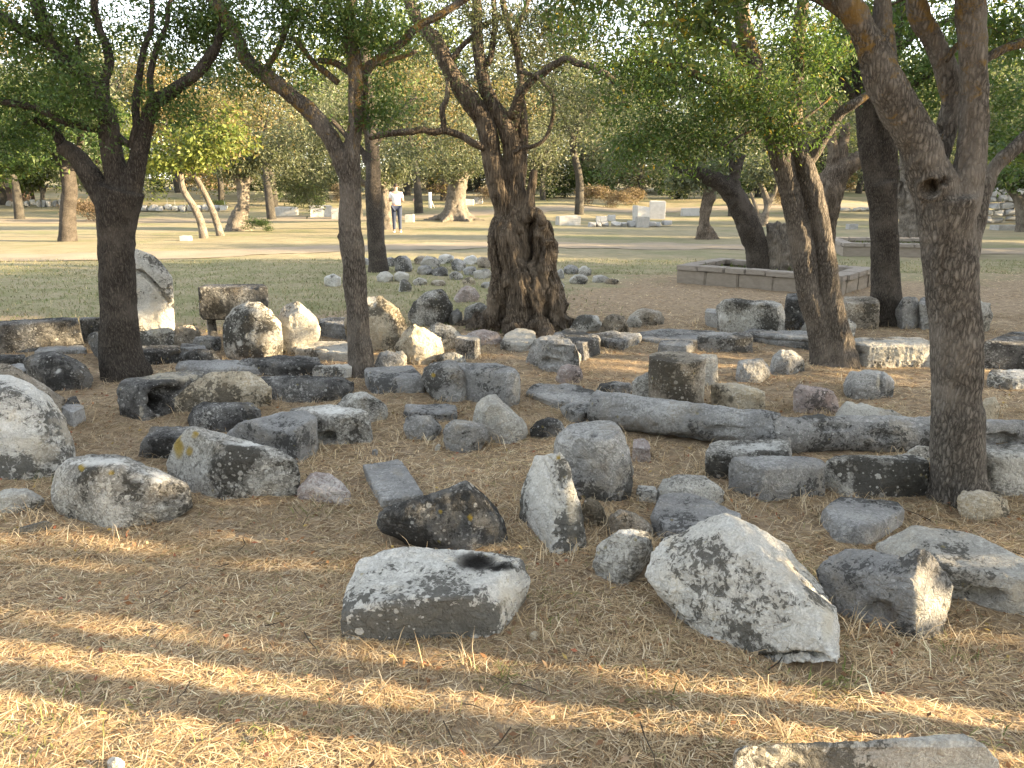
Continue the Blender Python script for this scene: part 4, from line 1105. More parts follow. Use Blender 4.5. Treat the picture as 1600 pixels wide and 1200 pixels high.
def finish_trunks():
    dg = bpy.context.evaluated_depsgraph_get()
    ms = [bpy.data.meshes.new_from_object(t[0].evaluated_get(dg)) for t in TRUNKS]
    for (o, bark, gn, fl, bv, dents), me in zip(TRUNKS, ms):
        o.modifiers.clear(); old = o.data
        n = len(me.vertices)
        V = np.empty(n * 3, np.float32); me.vertices.foreach_get('co', V); V = V.reshape(-1, 3).astype(float)
        N = np.empty(n * 3, np.float32); me.vertices.foreach_get('normal', N); N = N.reshape(-1, 3).astype(float)
        W = V + bv
        d = gn * 1.2 * fbm(W * 5, 3)
        S3 = W * [16, 16, 3.2]
        d += gn * 0.7 * (1 - 2 * np.abs(fbm(S3 * 1.6, 3)))
        if fl:
            tw = W.copy(); a = V[:, 2] * 0.7
            x, y = V[:, 0], V[:, 1]
            tw = np.stack([x * np.cos(a) - y * np.sin(a), x * np.sin(a) + y * np.cos(a), V[:, 2] * 0.16], 1)
            rdg = 1 - np.abs(fbm(tw * 7.5 + 3, 3)) * 2.6
            fl = 1.55 * fl * (.12 + .88 * sstep(1.5, 1.05, V[:, 2])) if abs(fl - .0451) < 1e-6 and V[:, 2].max() > 3 else fl
            d += fl * (rdg - 0.35)
            d += fl * 0.45 * (1 - 2 * np.abs(fbm(tw * [22, 22, 18] + 9, 3)))
        if dents:
            px = proj(W); view = W - np.array([0, 0, CAM_H]); view /= np.linalg.norm(view, axis=1)[:, None]
            fc = sstep(.1, -.3, np.sum(view * N, 1))
            for (x, y, rx, ry, dep) in dents:
                q = np.sqrt(((px[:, 0] - x) / rx) ** 2 + ((px[:, 1] - y) / ry) ** 2)
                d += fc * (-dep * sstep(1.0, .55, q) + abs(dep) * .12 * np.exp(-((q - 1.25) / .22) ** 2))
        V = V + N * d[:, None]
        me.vertices.foreach_set('co', V.astype(np.float32).ravel())
        me.polygons.foreach_set('use_smooth', np.ones(len(me.polygons), bool))
        me.materials.clear(); me.materials.append(bark); me.update()
        o.data = me; me.name = 'trunk'
        bpy.data.meshes.remove(old)

GT = 'trees standing among the stones'
# left tree
tree('leafy_tree', 'left tree with dark straight trunk splitting into many limbs, beside the broken column stump', 'tree', (197, 585),
  [[(197, 586, 31), (190, 560, 29), (186, 500, 26), (183, 430, 25), (182, 370, 26), (185, 325, 30), (190, 295, 34)],
   [(182, 335, 22), (155, 295, 17), (128, 255, 14), (98, 228, 11)],
   [(188, 315, 20), (180, 262, 16), (172, 220, 15), (166, 180, 14), (142, 132, 12), (108, 102, 10), (82, 72, 9), (62, 20, 9), (45, -50, 9, .1), (20, -130, 7, .2)],
   [(203, 305, 17), (214, 255, 13), (228, 200, 11), (240, 165, 10), (275, 138, 9), (310, 112, 8), (338, 70, 6), (350, 20, 5)]],
  limbs=[[(206, 222, 5.5), (180, 212, 6), (150, 200, 6), (100, 188, 6, -.1), (60, 170, 6, -.15), (0, 160, 6, -.2), (-60, 140, 5, -.3)],
   [(210, 232, 6), (214, 160, 6), (222, 100, 5), (235, 40, 4), (240, -40, 3)], [(166, 185, 7), (168, 100, 7), (155, 30, 6), (150, -50, 5)],
   [(95, 92, 7), (45, 50, 8), (0, 25, 8), (-60, 5, 7)], [(98, 228, 9), (85, 205, 7), (60, 190, 5)], [(240, 165, 5), (236, 120, 5), (250, 60, 4), (270, 0, 3)],
   [(120, 60, 4), (126, 90, 3.5), (128, 97, 3)]],
  blobs=[(50, 60, 120, 70, 90), (190, 60, 110, 80, 90, .1), (60, 165, 100, 55, 60), (310, 50, 90, 60, 50, .2), (275, 165, 55, 40, 22), (95, 215, 90, 28, 40), (10, 215, 60, 36, 26),
         (130, 140, 60, 60, 36, -.35), (60, -90, 210, 90, 90, 0), (280, -90, 180, 90, 70, .2), (-160, 60, 110, 130, 50), (150, -190, 300, 80, 40, .5, 1.2)],
  bark=BARK_D, seed=3, per=52, dens=1.5, group=GT, pal=G_ASH, L=0.046, W=0.017)
# slim tree
tree('leafy_tree', 'slim tree with a cut knob on its left side, just left of centre', 'tree', (565, 586),
  [[(566, 588, 18), (562, 540, 16.5), (557, 480, 16), (553, 420, 17), (549, 380, 19), (547, 350, 17), (548, 310, 15.5), (546, 270, 16), (548, 240, 13), (556, 190, 11), (557, 140, 10.5), (552, 90, 10), (545, 50, 9), (550, 0, 8), (552, -70, 7)],
   [(548, 385, 12), (538, 371, 10), (531, 364, 8.5)],
   [(542, 272, 13), (520, 220, 12.5), (490, 180, 12), (450, 145, 11), (412, 115, 10), (386, 95, 10), (372, 60, 9), (350, 25, 8), (318, -20, 8, .1), (280, -70, 6, .2)]],
  limbs=[[(557, 140, 7), (575, 110, 6.5), (600, 85, 6.5), (640, 55, 6.5), (670, 35, 6), (720, 5, 6), (770, -30, 5)], [(548, 118, 4.5, -.1), (546, 160, 4.5, -.14), (551, 200, 4, -.16), (549, 235, 3.5, -.15), (553, 268, 2.5, -.15)],
   [(557, 118, 5), (578, 100, 4), (600, 102, 4), (622, 90, 3.5), (650, 80, 3)], [(575, 225, 3), (568, 190, 3), (572, 140, 3), (570, 118, 3)], [(500, 95, 4), (520, 100, 5), (545, 110, 6)], [(530, 130, 5), (505, 110, 5), (490, 95, 4), (455, 60, 4)], [(415, 115, 5), (440, 60, 4.5), (470, 10, 4)]],
  blobs=[(470, 45, 110, 60, 80), (380, 120, 45, 45, 20), (600, 40, 90, 60, 50), (620, 135, 70, 45, 26), (590, 175, 35, 26, 10), (500, -80, 230, 80, 90), (440, 105, 60, 40, 18, .2), (330, 40, 70, 45, 40, .2), (430, 10, 80, 40, 30), (500, -180, 300, 70, 30, .5, 1.0), (655, 95, 40, 30, 10)],
  seed=4, per=52, dens=1.8, group=GT, L=0.046, W=0.017)
# thin dark tree behind
tree('leafy_tree', 'thin dark straight trunk behind the slim tree, at the left end of the rubble heap', 'tree', (592, 424),
  [[(592, 425, 14), (588, 380, 13), (585, 330, 13), (583, 280, 12), (582, 230, 11), (577, 160, 9), (570, 80, 8), (575, 0, 7)]],
  limbs=[[(583, 270, 6), (560, 230, 5), (520, 190, 4)], [(582, 235, 6), (610, 190, 5), (650, 150, 4)]],
  blobs=[(600, 110, 120, 80, 50), (500, 130, 80, 70, 30), (640, 200, 60, 40, 14), (600, -40, 200, 80, 40)], bark=BARK_D, seed=5, per=26, group=GT, L=.07, W=.03, pal=G_OLIVE + G_ASH, spread=.3)
# double trunk tree
tree('leafy_tree', 'tree with two fused trunks side by side, right of centre', 'tree', (1302, 568),
  [[(1291, 570, 22), (1283, 520, 18), (1263, 455, 17), (1253, 380, 17.5), (1236, 305, 15.5), (1220, 245, 16), (1209, 210, 16), (1195, 170, 15), (1180, 110, 13), (1165, 50, 11), (1155, 0, 11), (1150, -70, 9)],
   [(1314, 570, 22, -.04), (1309, 520, 18, -.04), (1297, 455, 15, -.04), (1288, 380, 13.5, -.04), (1272, 305, 15, -.04), (1255, 250, 14, -.02), (1246, 225, 14), (1240, 190, 12), (1245, 120, 10), (1250, 40, 9), (1260, -40, 8)]],
  limbs=[[(1256, 262, 11), (1285, 212, 9.5, -.1), (1310, 180, 8.5, -.15), (1335, 160, 7.5, -.2), (1362, 137, 5, -.25)], [(1195, 180, 8), (1150, 150, 7), (1100, 120, 6), (1040, 100, 5), (980, 95, 4)], [(1180, 110, 7), (1130, 60, 6), (1070, 40, 5), (1000, 40, 4)],
   [(1230, 240, 3, -.2), (1215, 200, 3, -.3), (1250, 190, 2.5, -.3), (1300, 150, 2, -.3)], [(1222, 215, 2.5, -.3), (1205, 190, 2, -.35), (1180, 200, 2, -.4), (1130, 230, 1.5, -.4)], [(1228, 220, 2.5, -.3), (1250, 215, 2, -.35), (1270, 205, 1.6, -.35)]],
  blobs=[(1000, 45, 150, 55, 90), (940, 130, 90, 65, 55, -.1), (1060, 140, 120, 75, 90, -.2), (1180, 165, 100, 60, 70, -.3), (1250, 80, 110, 70, 60), (1010, 225, 80, 50, 40, -.2), (1230, 200, 60, 36, 26, -.35), (1100, 225, 80, 40, 30, -.1), (1310, 120, 60, 60, 26),
         (1090, -80, 330, 90, 110), (1150, -190, 380, 70, 36, .4, 1.0)],
  bark=BARK, seed=6, per=50, dens=1.45, group=GT, pal=G_YEL, L=0.047, W=0.018)
# dark forked tree behind
tree('leafy_tree', 'dark forked tree behind the back row of blocks, left of the near right tree', 'tree', (1386, 504),
  [[(1387, 505, 24), (1384, 450, 21), (1382, 380, 20), (1380, 320, 20), (1376, 285, 23)], [(1368, 290, 14), (1356, 230, 14), (1352, 180, 13), (1345, 120, 12), (1335, 60, 10), (1320, -20, 9)],
   [(1388, 285, 15), (1386, 220, 14), (1383, 175, 14), (1386, 120, 12), (1398, 60, 10), (1415, -20, 9)]],
  limbs=[[(1352, 180, 6), (1320, 130, 6), (1280, 90, 5)], [(1384, 180, 7), (1430, 130, 6), (1480, 100, 5)], [(1398, 80, 6), (1460, 40, 5), (1540, 20, 4)]],
  blobs=[(1330, 90, 110, 80, 70), (1450, 110, 110, 90, 80), (1560, 130, 90, 90, 60), (1575, 220, 50, 45, 24), (1420, -60, 260, 90, 80)], bark=BARK_D, seed=7, per=36, dens=1.6, group=GT, pal=G_ASH, L=.065, W=.028, spread=.2)
# near right tree
tree('leafy_tree', 'near right tree with a thick trunk, a rotten hollow at its fork and spreading limbs', 'tree', (1496, 776),
  [[(1497, 778, 38), (1496, 740, 35), (1495, 680, 35), (1495, 600, 35), (1492, 520, 35), (1487, 450, 35), (1482, 390, 36), (1480, 340, 40), (1480, 312, 43)],
   [(1470, 315, 32), (1447, 255, 29), (1430, 212, 28), (1402, 165, 26), (1378, 120, 25), (1362, 75, 21), (1345, 40, 19), (1325, 0, 18), (1305, -60, 17), (1280, -130, 14, .1)],
   [(1380, 125, 18), (1381, 80, 16, .05), (1379, 30, 14, .08), (1380, -40, 13, .1)],
   [(1462, 262, 17, .1), (1478, 210, 15, .14), (1484, 150, 15, .15), (1474, 100, 16, .15), (1455, 60, 14, .15), (1435, 20, 14, .15), (1423, -50, 12, .15)],
   [(1495, 330, 30), (1513, 265, 24), (1521, 200, 20), (1522, 130, 20), (1518, 60, 20), (1515, 0, 20), (1515, -80, 18), (1520, -160, 15)],
   [(1496, 460, 20, .12), (1510, 415, 15, .2), (1522, 365, 12.5, .25), (1532, 320, 12.5, .28), (1543, 285, 12.5, .3), (1562, 253, 11, .3), (1592, 226, 9.5, .3), (1640, 185, 9, .3)]],
  limbs=[[(1345, 40, 8, .1), (1280, 0, 8, .1), (1200, -40, 8, 0), (1100, -70, 7, -.1), (1000, -75, 6, -.2)], [(1520, 110, 7, .1), (1560, 80, 6, .1), (1600, 70, 6, .1)], [(1478, 95, 5, .1), (1500, 70, 5, .1), (1540, 50, 4, .1)], [(1520, 80, 3, .1), (1550, 90, 3, .1), (1600, 62, 3, .1)]],
  blobs=[(1560, 50, 60, 60, 26, .5), (1400, 15, 110, 30, 24, .5), (1000, -25, 150, 40, 46, -.2), (1180, -30, 120, 45, 40), (880, -5, 40, 40, 12, -.2), (1320, 30, 60, 30, 14, .4), (1300, -130, 330, 90, 90, .2, 1.0), (1560, -120, 160, 90, 40), (1590, 250, 30, 40, 8, .5), (1040, 95, 30, 30, 5, -.1), (1090, 40, 70, 25, 12, -.1)],
  bark=BARK_N, seed=8, dents=[(1455, 293, 15, 14, .11), (1474, 283, 5, 8, .05), (1467, 203, 7, 9, .03)], per=42, dens=1.3, group=GT, pal=G_YEL, L=0.046, W=0.017, vox=.0115, spread=.13)
# the hollow at the fork
# old olive
tree('olive_tree', 'ancient gnarled olive tree with a fluted flaring trunk in the centre', 'olive tree', (818, 513),
  [[(818, 514, 40, .12), (815, 480, 36, .12), (814, 430, 32, .12), (815, 390, 34, .12), (808, 350, 31, .1), (800, 325, 26, .05)],
   [(768, 514, 15, -.05), (782, 470, 13, -.12), (785, 425, 13, -.12), (781, 385, 14, -.05), (788, 345, 14, 0)],
   [(806, 516, 14, -.28), (812, 480, 13, -.25), (812, 440, 17, -.22), (800, 405, 13, -.2), (792, 372, 12, -.15), (795, 340, 14, -.05)],
   [(835, 516, 15, -.26), (832, 470, 12, -.22), (842, 420, 13, -.2), (848, 385, 13, -.15), (838, 352, 12, -.05)],
   [(866, 512, 13, -.1), (861, 465, 11, -.12), (853, 420, 10, -.1), (853, 388, 10, -.05), (846, 352, 10, 0)], [(880, 505, 12, .1), (868, 470, 10, .1), (858, 420, 8, .1), (856, 380, 8, .1)],
   [(752, 516, 8, .05), (770, 495, 10, 0), (782, 470, 10)], [(812, 440, 21, -.2), (810, 425, 19, -.2)],
   [(806, 362, 22), (794, 328, 19), (780, 292, 17.5), (768, 240, 14.5), (757, 190, 14), (727, 148, 13.5), (703, 108, 12.5), (680, 64, 10), (656, 38, 8), (625, -25, 8), (600, -90, 6)],
   [(822, 350, 20), (811, 325, 16), (804, 284, 14.5), (801, 238, 13.5), (791, 198, 13), (775, 170, 11), (764, 150, 10), (752, 110, 8.5), (746, 60, 8), (745, 0, 8), (742, -60, 7)],
   [(808, 300, 11, .08), (814, 240, 10, .08), (814, 180, 9, .08), (812, 150, 6, .08)],
   [(824, 345, 10, -.1), (829, 305, 6.5, -.1), (835, 266, 5, -.1)], [(825, 338, 7, -.12), (836, 332, 6, -.16), (848, 344, 4.5, -.2)]],
  limbs=[[(795, 185, 7.5), (810, 153, 7, -.1), (833, 125, 6.5, -.2), (861, 105, 6, -.3), (886, 95, 5.5, -.4), (930, 107, 5, -.5), (960, 130, 4, -.5)], [(770, 250, 6.5), (745, 225, 6, -.1), (720, 212, 5.5, -.1), (690, 203, 5.5, -.1), (650, 206, 5, -.1), (610, 208, 5, -.1), (572, 212, 4, -.1)],
   [(692, 202, 5, -.1), (694, 172, 5, -.1), (702, 135, 4, -.05), (705, 118, 4)], [(800, 240, 3.5, -.2), (840, 225, 3.2, -.3), (862, 195, 3.2, -.3), (862, 150, 3, -.3), (838, 120, 3, -.3), (812, 112, 3, -.2)],
   [(812, 160, 6), (810, 102, 6), (804, 74, 6), (793, 34, 5.5), (784, -20, 5)], [(805, 200, 6), (812, 120, 6), (806, 60, 5), (830, -10, 4)], [(760, 105, 5), (775, 40, 5), (770, -30, 4)], [(700, 100, 5), (745, 50, 4), (800, 20, 4)]],
  blobs=[(720, 30, 90, 60, 34), (860, 60, 70, 60, 32), (680, 120, 60, 60, 22), (880, 165, 60, 50, 22, -.2), (640, 235, 70, 30, 14, .3), (780, -60, 190, 80, 60), (820, 130, 60, 60, 8), (640, 180, 50, 26, 10), (740, 130, 50, 50, 8), (790, 30, 90, 40, 26), (700, 20, 70, 40, 22), (880, 30, 60, 50, 26, .2), (960, 150, 60, 50, 18, -.1)],
  bark=BARK_O, seed=9, per=40, dens=2.0, group=GT, pal=G_OLIVE, L=.055, W=.016, gnarl=.014, flute=.0451, vox=.0125, roots=7, spread=.2)

GB = 'trees scattered beyond the stones'
# trees of the walled bed
tree('olive_tree', 'leaning olive tree rising from the near walled bed', 'olive tree', (1188, 438),
  [[(1191, 440, 17), (1182, 390, 17), (1172, 360, 17), (1155, 320, 16), (1132, 290, 14), (1102, 275, 10), (1075, 262, 6)], [(1160, 330, 12), (1150, 300, 9), (1148, 270, 8), (1160, 240, 6)]],
  limbs=[[(1102, 275, 6), (1070, 270, 4), (1040, 250, 3)], [(1148, 275, 5), (1140, 230, 4), (1110, 200, 3)]],
  blobs=[(1050, 235, 90, 40, 36), (1150, 235, 70, 40, 34), (980, 215, 70, 45, 26), (1100, 180, 120, 60, 40), (960, 265, 40, 24, 9)], bark=BARK_D, seed=10, per=32, dens=1.8, group=GB, pal=G_OLIVE + G_ASH[:3], L=.07, W=.024, flute=.02, spread=.3)
tree('olive_stump', 'hollow weathered olive stump in the near walled bed', 'stump', (1213, 438), [[(1213, 440, 20), (1214, 395, 18), (1211, 370, 15), (1208, 352, 6)], [(1220, 400, 12), (1226, 372, 8), (1224, 352, 4)]], bark=BARK_P, seed=12, flute=.07, gnarl=.03)
tree('olive_tree', 'gnarled olive behind the double trunk tree, bending to the right', 'olive tree', (1275, 420),
  [[(1275, 422, 20), (1285, 345, 20), (1293, 300, 22), (1308, 272, 18), (1330, 255, 13), (1365, 240, 8)], [(1303, 280, 8), (1302, 240, 7), (1298, 205, 6)], [(1315, 265, 7), (1318, 225, 6), (1322, 195, 5)]],
  blobs=[(1300, 190, 60, 45, 26), (1360, 220, 50, 35, 16), (1260, 170, 60, 45, 18)], bark=BARK_O, seed=13, per=32, dens=1.8, group=GB, pal=G_OLIVE, L=.07, W=.024, flute=.04, spread=.3)
tree('olive_tree', 'old twisted olive in the far walled bed left of the near right tree', 'olive tree', (1432, 382),
  [[(1432, 384, 26), (1430, 340, 20), (1428, 300, 16), (1424, 268, 13), (1420, 235, 10)], [(1447, 384, 10), (1444, 340, 8), (1436, 300, 7)], [(1416, 384, 9), (1414, 335, 6), (1404, 300, 5), (1400, 280, 4)]],
  blobs=[(1430, 225, 70, 40, 36), (1480, 250, 50, 30, 16), (1400, 190, 60, 40, 18)], bark=BARK_P, seed=14, per=32, dens=1.8, group=GB, pal=G_OLIVE, L=.085, W=.03, flute=.09, gnarl=.03, spread=.35)
# lawn trees on the left
tree('leafy_tree', 'straight dark tree on the lawn at far left behind the left tree', 'tree', (106, 377), [[(106, 378, 12), (106, 330, 11.5), (109, 290, 11), (100, 255, 10), (84, 235, 8)], [(108, 280, 7), (118, 240, 6), (130, 200, 5)]],
  blobs=[(50, 225, 80, 40, 44), (110, 195, 90, 60, 40), (0, 250, 50, 30, 16)], bark=BARK_D, seed=15, per=51, dens=2.2, group=GB, pal=G_DARK + G_ASH, L=0.160, W=0.090, spread=.4)
tree('slender_tree', 'slender curved pale trunk, left one of the sunlit pair on the lawn', 'tree', (318, 372), [[(319, 372, 6.5), (313, 345, 6.5), (301, 320, 5.5), (286, 295, 5), (282, 268, 5)]],
  blobs=[(270, 240, 60, 28, 34), (320, 215, 60, 30, 30)], bark=BARK_P, seed=16, per=48, dens=2.2, group=GB, pal=G_BRIGHT, L=0.176, W=0.090, spread=.4)
tree('slender_tree', 'slender curved pale trunk, right one of the sunlit pair on the lawn', 'tree', (345, 368), [[(345, 369, 6), (338, 345, 5.5), (324, 310, 5), (305, 275, 4.5), (292, 255, 4)]],
  blobs=[(310, 235, 50, 28, 24), (360, 210, 60, 40, 30)], bark=BARK_P, seed=17, per=48, dens=2.2, group=GB, pal=G_BRIGHT + G_AUT[:2], L=0.176, W=0.090, spread=.4)
tree('olive_tree', 'small olive with a burly pale foot and a shrub beside it, on the lawn', 'olive tree', (374, 360), [[(374, 361, 17), (372, 345, 13), (380, 320, 8.5), (378, 290, 8), (366, 270, 7)], [(380, 300, 6), (390, 275, 5)], [(362, 358, 8), (364, 344, 6)]],
  blobs=[(375, 255, 45, 22, 34), (400, 235, 50, 30, 26), (345, 270, 20, 14, 6)], bark=BARK_P, seed=18, per=51, dens=2.2, group=GB, pal=G_OLIVE, L=0.160, W=0.072, flute=.05, spread=.4)
tree('olive_tree', 'olive with silver drooping crown just left of the standing man', 'olive tree', (604, 358), [[(606, 359, 13), (604, 335, 11), (601, 310, 9), (595, 285, 8)], [(600, 310, 6), (560, 280, 5), (520, 255, 4)]],
  blobs=[(500, 235, 80, 60, 70), (480, 290, 50, 34, 26), (604, 262, 40, 24, 30, -.8), (610, 235, 60, 40, 34), (430, 250, 40, 40, 18), (540, 180, 80, 40, 40)], bark=BARK_P, seed=19, per=57, dens=2.2, group=GB, pal=G_OLIVE, L=0.160, W=0.058, flute=.05, spread=.45)
tree('olive_tree', 'broad old olive with a flaring sunlit foot, right of the standing man', 'olive tree', (712, 344), [[(713, 345, 19), (711, 320, 14), (715, 290, 14), (718, 268, 13)], [(698, 345, 8), (704, 325, 6)], [(730, 346, 8), (722, 325, 6)], [(720, 275, 7), (750, 255, 5)], [(712, 275, 7), (690, 250, 5)]],
  blobs=[(710, 235, 80, 30, 50), (660, 250, 40, 20, 14), (730, 190, 90, 50, 46), (716, 262, 75, 18, 60, -1.2)], bark=BARK_P, seed=20, per=54, dens=2.2, group=GB, pal=G_OLIVE, L=0.176, W=0.063, flute=.06, spread=.45, roots=6)
tree('olive_tree', 'small crooked olive trunk left of the near walled bed', 'olive tree', (1103, 373), [[(1104, 374, 13), (1099, 348, 8), (1104, 322, 8.5), (1112, 300, 7), (1108, 275, 5)], [(1092, 374, 6), (1096, 358, 4)], [(1116, 374, 6), (1108, 358, 4)]],
  blobs=[(1100, 262, 50, 28, 30), (1070, 285, 24, 16, 6)], bark=BARK_O, seed=21, per=48, dens=2.2, group=GB, pal=G_OLIVE, L=0.160, W=0.072, flute=.05, spread=.4)
tree('olive_tree', 'far forked olive with bare sunlit stems above the near walled bed', 'olive tree', (1193, 352), [[(1193, 353, 6), (1198, 320, 5), (1190, 290, 4.5), (1176, 270, 4)], [(1196, 330, 5), (1210, 300, 4), (1216, 275, 3)], [(1188, 352, 4), (1180, 320, 3.5), (1172, 300, 3)]],
  blobs=[(1195, 262, 60, 24, 34), (1230, 280, 30, 16, 8)], bark=BARK_P, seed=22, per=48, dens=2.2, group=GB, pal=G_OLIVE, L=0.208, W=0.090, spread=.5)
tree('leafy_tree', 'distant tree at the right edge in front of the ancient wall', 'tree', (1595, 362), [[(1596, 363, 8), (1596, 335, 8), (1590, 310, 7), (1575, 295, 5)], [(1596, 320, 5), (1610, 295, 4)]],
  blobs=[(1580, 275, 40, 24, 26), (1620, 260, 50, 40, 26)], bark=BARK_P, seed=23, per=48, dens=2.2, group=GB, pal=G_OLIVE + G_ASH, L=0.176, W=0.090, spread=.4)
tree('leafy_tree', 'small bare branched tree by the far rubble wall at left', 'tree', (66, 316), [[(66, 317, 4), (66, 300, 3.5), (58, 285, 3)], [(66, 305, 3), (76, 285, 2.5)]],
  blobs=[(66, 265, 40, 22, 30), (40, 285, 22, 12, 8)], bark=BARK_P, seed=24, per=41, dens=2.2, group=GB, pal=G_BRIGHT + G_OLIVE, L=0.320, W=0.162, spread=.7)
finish_trunks()
# ------------------------------------------------------------------ background trees and bushes (shared crown meshes)
def lump_crown(rng, n, rx, ry, z0, z1, L, W, pal, nl=9):
    cs = []
    for k in range(nl):
        a = rng.random() * 6.28; r = rng.random() ** .5 * .62
        zz = rng.random()
        cs.append((rx * r * math.cos(a) * (1.15 - .5 * zz), ry * r * math.sin(a) * (1.15 - .5 * zz), z0 + (z1 - z0) * (0.2 + .65 * zz), rng.uniform(.32, .55)))
    P = []
    for c in cs:
        m = n // nl
        u = rng.normal(size=(m, 3)); u /= np.linalg.norm(u, axis=1)[:, None]
        u *= rng.random((m, 1)) ** .33
        P.append(np.array(c[:3]) + u * np.array([rx, ry, (z1 - z0) * .55]) * c[3])
    P = np.concatenate(P)
    P += 0.25 * rx * 0.2 * rng.normal(size=P.shape)
    P = P[P[:, 2] > 0.03]
    return leaf_batch(P, L, W, rng, pal, 0.2, .3)
PROTO = {}
def crown_mesh(key, seed, n, rx, z0, z1, L, W, pal, nl=9):
    rng = np.random.default_rng(seed)
    V, Q, C = lump_crown(rng, n, rx, rx, z0, z1, L, W, pal, nl)
    a = Acc(); a.add(V, Q, None, C)
    PROTO[key] = a.mesh(key, LEAF, False)
def trunk_mesh(key, seed, H, r, bark):
    rng = np.random.default_rng(seed)
    a = Acc()
    pts = [np.array([0, 0, -.3]), np.array([rng.normal(0, .1), rng.normal(0, .1), H * .3]), np.array([rng.normal(0, .25), rng.normal(0, .25), H * .65]), np.array([rng.normal(0, .4), rng.normal(0, .4), H])]
    P, R = catmull(pts, [r * 1.35, r, r * .75, r * .3], 5)
    V, Q, T = tube_arrays(P, R, 9); a.add(V, Q, T)
    for k in range(6):
        an = rng.random() * 6.28
        i = rng.integers(7, 13)
        p = P[i]; e = p + np.array([math.cos(an), math.sin(an), .9]) * H * rng.uniform(.22, .4)
        PP, RR = catmull([p, (p + e) / 2 + [0, 0, -.1], e], [R[i] * .6, R[i] * .4, R[i] * .15], 4)
        V, Q, T = tube_arrays(PP, RR, 6); a.add(V, Q, T)
    PROTO[key] = a.mesh(key, bark)
G_FD = [(.075, .10, .042), (.09, .115, .05), (.065, .085, .036)]; G_FG = [(.10, .135, .05), (.12, .15, .055), (.085, .115, .042), (.14, .16, .065)]; G_FO = [(.15, .16, .105), (.13, .14, .085), (.17, .175, .12), (.11, .12, .07), (.17, .165, .11)]
KINDS = {  # crown mesh, trunk mesh, label
 'olive_a': (31, 6200, 2.9, .5, 6.2, .20, .075, G_FO), 'olive_b': (32, 6600, 3.4, .4, 5.6, .20, .075, G_FO + G_FD[:1]),
 'autumn': (33, 5400, 3.2, .7, 7.0, .22, .09, G_AUT), 'bright': (34, 6000, 3.0, .4, 6.0, .22, .10, G_BRIGHT),
 'green': (35, 7000, 3.2, .3, 7.5, .22, .10, G_FG + G_BRIGHT), 'tall_olive': (37, 6500, 3.0, 2.0, 7.0, .17, .065, G_FO + G_FD[:1]), 'tall_autumn': (38, 5600, 3.0, 2.2, 7.4, .18, .075, G_AUT + G_FO[:2]), 'tall_green': (39, 6500, 3.0, 1.9, 7.4, .18, .085, G_FG + G_FO[:2]),
 'dark': (36, 6000, 3.0, .6, 6.6, .22, .10, G_FD + G_FG)}
for k, a in KINDS.items():
    crown_mesh('crown_' + k, a[0], a[1], a[2], a[3], a[4], a[5], a[6], a[7], 11)
    trunk_mesh('trunk_' + k, a[0] + 50, a[4] * .72, .17, BARK_F)
def bg_tree(kind, X, Y, s, rz, label, group, name='leafy_tree', cat='tree'):
    r = empty(name, (X, Y, float(gz(X, Y, False)) - .03), rz)
    tag(r, label, cat, group)
    for part, key in (('trunk', 'trunk_' + kind), ('crown', 'crown_' + kind)):
        o = obj(part, PROTO[key], r); o.scale = (s, s, s)
        if part == 'crown': o['kind'] = 'stuff'
    return r
LBL = {'tall_olive': 'high crowned grey green olive', 'tall_autumn': 'high crowned brownish tree', 'tall_green': 'high crowned leafy green tree', 'olive_a': 'rounded grey green olive', 'olive_b': 'wide spreading grey green olive', 'autumn': 'brownish autumn tree', 'bright': 'bright yellow green tree',
       'green': 'tall full green tree', 'dark': 'dark green low branching tree'}
MARKS = [(-999, 'beyond the left edge'), (0, 'above the thatched hut'), (55, 'left of the straight dark lawn tree'), (100, 'right of the straight dark lawn tree'), (150, 'behind the left tree'), (205, 'just right of the left tree'), (250, 'left of the slender pair'),
         (300, 'above the slender pair'), (350, 'behind the burly small olive'), (395, 'right of the burly small olive'), (435, 'above the white far block'), (480, 'left of the slim tree'), (530, 'behind the slim tree'), (585, 'behind the thin dark trunk'), (625, 'right of the standing man'),
         (665, 'left of the broad old olive'), (705, 'right of the broad old olive'), (755, 'behind the ancient olive'), (825, 'just right of the ancient olive'), (880, 'above the pale broken stone'), (930, 'above the low footing'), (985, 'above the white squared blocks'), (1040, 'right of the white squared blocks'),
         (1085, 'behind the crooked olive trunk'), (1135, 'behind the leaning olive'), (1200, 'behind the double trunk tree'), (1265, 'behind the bending olive'), (1330, 'behind the dark forked tree'), (1395, 'behind the old twisted olive'), (1450, 'behind the near right tree'), (1520, 'left part of the ancient wall'), (1565, 'above the ancient wall'), (1601, 'beyond the right edge')]
SEEN = {}
def far_label(base, px, tail):
    m = [w for x, w in MARKS if px >= x][-1]
    l = base + ' ' + tail + ' ' + m
    SEEN[l] = SEEN.get(l, 0) + 1
    if SEEN[l] > 1 and 0 <= px <= 1600: l = ('second ' if SEEN[l] == 2 else 'third ') + l
    return l
GF = 'distant trees closing off the field'
_r = np.random.default_rng(77)
